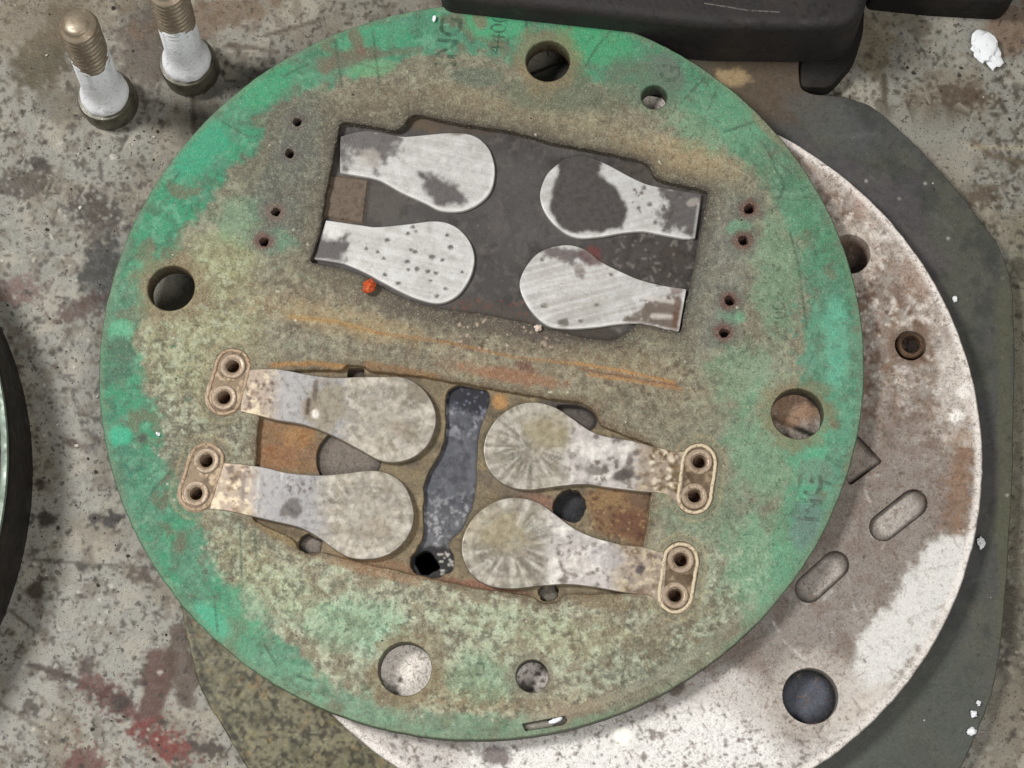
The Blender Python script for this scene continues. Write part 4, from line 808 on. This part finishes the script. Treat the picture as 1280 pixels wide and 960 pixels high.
for i, L in enumerate(REEDS):
    t = TABS[i]; (ax, ay), (bx, by) = t['axis']
    zt = ZG+.0004
    st_ = stadium(ax, ay, bx, by, t['r']-2)
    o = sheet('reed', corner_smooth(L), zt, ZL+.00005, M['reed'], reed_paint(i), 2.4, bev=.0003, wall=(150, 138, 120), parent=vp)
    o['label'] = REEDLAB[i]
    def tab_paint(x, y):
        p = Paint(x, y, (128, 112, 92)); p.mottle((96, 80, 62), 10, .5, .64, .8); p.mottle((190, 172, 146), 9, .56, .68, .7); return p
    tb = sheet('tab', st_, zt-.00018, ZG-.00005, M['reed'], tab_paint, 3.0, [dict(loop=pcircle(ax, ay, 8.6, zt-.00018, 20), depth=None, wall=(60, 40, 28), cap=(40, 24, 16), bev=.0002), dict(loop=pcircle(bx, by, 8.6, zt-.00018, 20), depth=None, wall=(60, 40, 28), cap=(40, 24, 16), bev=.0002)], bev=.0003, parent=o)
    bm = bmesh.new(); rl = resample(stadium(ax, ay, bx, by, t['r']-4.5), 4)
    jr = np.random.RandomState(i)
    tube_loop(bm, [Vector(v)+Vector((jr.uniform(-1, 1)*.00014, jr.uniform(-1, 1)*.00014, jr.uniform(-1, .5)*.00018)) for v in unproj(rl[:, 0], rl[:, 1], zt-.0001)], .00055, .00042, 8)
    obj('tab_rim', bm, M['rim2' if i < 2 else 'rim'], o)
    for (rx, ry) in t['axis']:
        bm = bmesh.new(); c = at(rx, ry, zt)
        lathe(bm, c, [(.0042, -.0003), (.0042, .0001), (.0039, .0004), (.0031, .00045), (.0026, .0002), (.0023, -.0003), (.0021, -.0012), (.0021, -.0030)], 32)
        rv = obj('rivet', bm, M['rivet'], o)
# faded print left by the gasket
def text(s, px, py, hpx, ang, mat, parent, z, name='lettering', wide=1.0, off=0.0):
    cu = bpy.data.curves.new('lettering', 'FONT'); cu.body = s; cu.size = hpx*MM*1.38; cu.align_x = 'CENTER'; cu.align_y = 'CENTER'; cu.offset = off; cu.space_character = wide
    o = bpy.data.objects.new('tmp', cu); sc.collection.objects.link(o)
    dg = bpy.context.evaluated_depsgraph_get(); dg.update(); me = bpy.data.meshes.new_from_object(o.evaluated_get(dg))
    bpy.data.objects.remove(o); c = at(px, py, z)
    me.transform(Matrix.Translation(c) @ Matrix.Rotation(math.radians(ang)+math.radians(7.4)*0, 4, 'Z'))
    me.materials.clear()
    return link(name, me, mat, parent)
ZT = ZG+.00006
text('ING', 562, 52, 30, 76, M['print'], vp, ZT, off=.0002)
text('4400', 623, 42, 22, 76, M['print'], vp, ZT)
text('G', 838, 92, 26, 70, M['stamp'], vp, ZT, off=.0003)
text('400', 975, 394, 17, 84, M['stamp'], vp, ZT)
text('NG', 1014, 622, 30, 78, M['stamp'], vp, ZT, off=.0002)
text('H', 606, 836, 20, 84, M['stamp'], vp, ZT)

# ------------------------------------------------------------------ black casting, bar and drum at the frame's edges
def prism(bm, pts, z0, z1, bev=.0015, seg=3):
    """vertical prism with a rounded upper edge"""
    n = len(pts); ctr = sum(pts, Vector())/n
    s = sum(pts[i].x*pts[(i+1) % n].y-pts[(i+1) % n].x*pts[i].y for i in range(n))
    if s < 0: pts = pts[::-1]
    nr = []
    for i in range(n):
        t = (pts[(i+1) % n]-pts[i-1]); nr.append(Vector((t.y, -t.x, 0)).normalized())
    lv = [(0, z0), (0, z1-bev)]+[(bev*(1-math.cos(a)), z1-bev+bev*math.sin(a)) for a in [math.pi/2*(k+1)/seg for k in range(seg)]]
    rings = [[bm.verts.new((p.x-m.x*o_, p.y-m.y*o_, z)) for p, m in zip(pts, nr)] for o_, z in lv]
    for a, b in zip(rings[:-1], rings[1:]):
        for i in range(n): bm.faces.new((a[i], a[(i+1) % n], b[(i+1) % n], b[i]))
    bm.faces.new(rings[-1])
def wpoly(L, z): return [Vector((v[0], v[1], 0)) for v in unproj(L[:, 0], L[:, 1], z)]
cb = empty('cast_housing', at(820, 20, 0)); tag(cb, 'black painted cast housing behind the green plate', 'machine casting')
bm = bmesh.new(); prism(bm, wpoly(rounded([(556, 40), (880, 76), (1000, 78), (1046, 74), (1066, 58), (1074, 20), (1078, -60), (1080, -220), (540, -240)], 16, 5), .0065), .0065, .034, .004, 5)
obj('body', bm, M['black'], cb)
bm = bmesh.new(); prism(bm, wpoly(rounded([(998, 118), (1034, 119), (1046, 108), (1066, 84), (1076, 50), (1078, 10), (998, 10)], 8, 4), .0), 0.0, .0062, .0012, 3)
obj('foot', bm, M['blackbar'], cb)
bm = bmesh.new(); sp = [Vector(v) for v in unproj(np.array([880, 905, 935, 975.]), np.array([4, 8, 13, 15.]), .0341)]
for a, b in zip(sp[:-1], sp[1:]):
    d = (b-a).normalized(); nn = Vector((-d.y, d.x, 0))*.00025
    bm.faces.new([bm.verts.new(v) for v in (a-nn, b-nn, b+nn, a+nn)])
obj('scratch', bm, M['scratch'], cb, False)
bb = empty('steel_bar', at(1160, 0, 0)); tag(bb, 'dark steel bar lying on the bench beside the black casting', 'steel bar')
bm = bmesh.new(); prism(bm, wpoly(rounded([(1082, 12), (1160, 20), (1248, 25), (1262, 10), (1275, -120), (1082, -140)], 8, 4), 0), 0, .014, .003, 4)
obj('bar_body', bm, M['blackbar'], bb)
# drum: thick round body, radius like the plates
dw = unproj(np.array([0, 26, 39, 39, 32, 14, 0.]), np.array([409, 469, 532, 600, 684, 737, 790.]), 0)
A_ = np.c_[2*dw[:, :2], np.ones(len(dw))]; so = np.linalg.lstsq(A_, (dw[:, :2]**2).sum(1), rcond=None)[0]
dc = Vector((so[0], so[1], 0)); dr = math.sqrt(so[2]+so[0]**2+so[1]**2)
dm = empty('round_housing', dc); tag(dm, 'thick dark round housing with a thin green rim left of the plates', 'housing')
bm = bmesh.new(); lathe(bm, dc, [(dr, 0), (dr, .0235), (dr-.0006, .0245)], 160); obj('side_wall', bm, M['drum'], dm)
bm = bmesh.new(); lathe(bm, dc, [(dr-.0006, .0245), (dr-.0010, .0250), (dr-.0016, .0250), (dr-.003, .0246)], 160); obj('rim', bm, M['drumrim'], dm)
bm = bmesh.new(); r_ = lathe(bm, dc, [(dr-.003, .0246), (dr-.0034, .021), (.03, .021)], 160); bm.faces.new(r_[-1]); obj('inner_face', bm, M['drum'], dm)

# ------------------------------------------------------------------ two bolts standing on their heads
def bolt(px, py, label, seed):
    c = at(px, py, 0); e = empty('bolt', c); tag(e, label, 'bolt', 'bolts standing on the bench')
    bm = bmesh.new(); n = 48
    prof = [(.0098, 0), (.0101, .0006), (.0101, .0078), (.0097, .0086), (.0082, .0088)]
    r_ = lathe(bm, c, prof, n); bm.faces.new(r_[0][::-1]); hd = obj('head', bm, M['head'], e)
    bm = bmesh.new(); lathe(bm, c, [(.0085, .0087), (.0087, .0098), (.0085, .0112), (.0079, .0126), (.0070, .0150), (.0067, .0180), (.0066, .0215), (.0066, .0375), (.0063, .0380)], n)
    for v in bm.verts:
        d = Vector((v.co.x-c.x, v.co.y-c.y, 0)); k = (vnoise(np.array([v.co.x*700+seed]), np.array([v.co.y*700+v.co.z*300]))[0]-.5)
        v.co += d*.05*k
        if v.co.z > .036: v.co.z += .003*math.sin(math.atan2(d.y, d.x)*2+seed)
    obj('shank', bm, M['white'], e)
    # helical thread
    bm = bmesh.new(); z0, z1, pitch = .0355, .0605, .0025; N = 36; rows = int((z1-z0)/pitch*8); prev = None
    for j in range(rows+1):
        z = z0+(z1-z0)*j/rows; ring = []
        for i in range(N):
            a = 2*math.pi*i/N; ph = (z/pitch-a/(2*math.pi)) % 1; tri = 1-abs(2*ph-1)
            r = .0054+.0013*tri; k = max(0, (z-(z1-.003))/.003); r *= math.sqrt(max(0.02, 1-.75*k*k))
            r *= 1+.006*(vnoise(np.array([a*3+seed]), np.array([z*900]))[0]-.5)*2
            ring.append(bm.verts.new((c.x+r*math.cos(a), c.y+r*math.sin(a), z)))
        if prev:
            for i in range(N): bm.faces.new((prev[i], prev[(i+1) % N], ring[(i+1) % N], ring[i]))
        prev = ring
    bm.faces.new(prev); th_ = obj('thread', bm, M['thread'], e); th_.data.set_sharp_from_angle(angle=math.pi)
    for ch in e.children:                                  # the shanks lean a little
        for v in ch.data.vertices: v.co.x += .085*max(0, v.co.z-.0085); v.co.y += .02*max(0, v.co.z-.0085)
bolt(139, 131, 'white coated bolt with rusty thread standing free on the bench', 1)
bolt(240, 89, 'white coated bolt with rusty thread standing nearer the green plate', 5)

# ------------------------------------------------------------------ chips and crumbs
def lump(name, px, py, z, sx, sy, sz, mat, label, cat, group=None, seed=0, ang=0, sub=3, rough=.35):
    bm = bmesh.new(); bmesh.ops.create_icosphere(bm, subdivisions=sub, radius=1)
    r = math.radians(ang)
    for v in bm.verts:
        a = vnoise(np.array([v.co.x*1.7+seed*3.1+9]), np.array([v.co.y*1.7+v.co.z*1.3+seed]))[0]-.5
        b = vnoise(np.array([v.co.x*4+seed*1.7+20]), np.array([v.co.y*4-v.co.z*3+seed*2]))[0]-.5
        v.co *= 1+rough*2*a+rough*b
    zm = min(v.co.z for v in bm.verts); c = at(px, py, z)
    for v in bm.verts:
        x, y, q = v.co.x*sx*MM, v.co.y*sy*MM, (v.co.z-zm)*sz*MM
        v.co = Vector((c.x+x*math.cos(r)-y*math.sin(r), c.y+x*math.sin(r)+y*math.cos(r), z+q))
    e = obj(name, bm, mat); tag(e, label, cat, group); return e
lump('white_chip', 1230, 66, 0, 17, 22, 5, M['chip'], 'large ragged white chip on the bench near the dark steel bar', 'chip', None, 3, 25, 3, .55)
lump('white_chip', 1225, 679, ZB, 5, 8, 3, M['chip'], 'white chip on the dark plate right beside the pale plate edge', 'chip', 'white chips on the dark plate', 5)
lump('white_chip', 1214, 914, ZB, 6, 4.5, 3, M['chip'], 'largest white chip of the row of three on the dark plate', 'chip', 'white chips on the dark plate', 6)
lump('white_chip', 1216, 893, ZB, 4, 4, 2.4, M['chip'], 'middle white chip of the row of three on the dark plate', 'chip', 'white chips on the dark plate', 7)
lump('white_chip', 1223, 879, ZB, 2.6, 3.2, 2, M['chip'], 'smallest white chip of the row of three on the dark plate', 'chip', 'white chips on the dark plate', 8)
lump('white_crumb', 1193, 374, ZB, 3, 4, 2, M['chip'], 'tiny white crumb on the dark plate near its upper right edge', 'crumb', None, 9)
lump('rust_lump', 463, 360, ZG, 9, 9, 7, M['orange'], 'orange rust lump beside the pitted bright valve land', 'rust lump', None, 11, 20)
lump('rust_crumb', 673, 411, ZG, 5, 4, 3, M['crumb'], 'pale pinkish crumb at the foot of the lapped valve land', 'crumb', None, 13)
lump('white_crumb', 198, 543, ZG, 2.4, 3, 2, M['chip'], 'tiny white crumb on the green plate left of the reeds', 'crumb', None, 14)
lump('white_crumb', 543, 24, ZG, 2.6, 4, 2, M['chip'], 'tiny white crumb on the top rim beside the printed letters', 'crumb', None, 15)
lump('white_crumb', 694, 901, ZG-.0016, 7, 3, 3, M['chip'], 'white crumb lying in the rim slot of the green plate', 'crumb', None, 16, 10)

def grit(name, spots, mat, label, seed):
    r = random.Random(seed); bm = bmesh.new()
    for (px, py, z, q) in spots:
        c = at(px, py, z); k = len(bm.verts)
        g = bmesh.ops.create_icosphere(bm, subdivisions=1, radius=1)['verts']
        a = r.uniform(0, 6.28); e1 = r.uniform(.6, 1.5); zs = r.uniform(.4, .8)
        for v in g:
            v.co *= r.uniform(.7, 1.25); x, y = v.co.x*e1, v.co.y
            v.co = Vector((c.x+(x*math.cos(a)-y*math.sin(a))*q*MM, c.y+(x*math.sin(a)+y*math.cos(a))*q*MM, z+(v.co.z+.8)*zs*q*MM))
    o = obj(name, bm, mat, None, False); tag(o, label, 'grit', None, 'stuff')
r = random.Random(77); dark_s, pale_s = [], []
def free(x, y): return math.hypot((x-600)/478, (y-463)/464) > 1
for _ in range(900):
    x, y = r.uniform(-20, 1300), r.uniform(-20, 980)
    onb = (x < 215 and free(x, y) and not (y > 400 and x < 50)) or (x < 520 and y < 120 and free(x, y)) or (x > 1110 and y < 150 and y > 30)
    if onb and math.hypot(x-139, y-110) > 50 and math.hypot(x-240, y-70) > 50:
        (dark_s if r.random() < .7 else pale_s).append((x, y, 0.0, r.choice([.8, 1, 1.2, 1.6, 2.4])))
    elif x > 1235 and y < 900 and 0: pass
for _ in range(40):
    x, y = r.uniform(1100, 1240), r.uniform(200, 930)
    W = unproj(np.array([x]), np.array([y]), ZB)[0]
    if math.hypot(W[0]-SC[0], W[1]-SC[1]) > SR+.004 and x < 1240 and inpoly(np.array([x]), np.array([y]), base_out)[0]: (dark_s if r.random() < .5 else pale_s).append((x, y, ZB, r.uniform(.6, 1.3)))
for _ in range(70):
    x, y = r.uniform(180, 1020), r.uniform(60, 880)
    q = np.array([x]); t = np.array([y])
    if math.hypot((x-600)/440, (y-445)/430) < 1 and not inpoly(q, t, UPOCK)[0] and not inpoly(q, t, LPOCK)[0]: (dark_s if r.random() < .5 else pale_s).append((x, y, ZG, r.uniform(.6, 1.4)))
M['grit'] = worn('dark_grit', (52, 46, 40), [], .8); M['palegrit'] = worn('pale_grit', (186, 180, 168), [], .8)
grit('dark_grit', dark_s, M['grit'], 'fine dark grit scattered over the bench and plates', 1)
grit('pale_grit', pale_s, M['palegrit'], 'fine pale grit scattered over the bench and plates', 2)
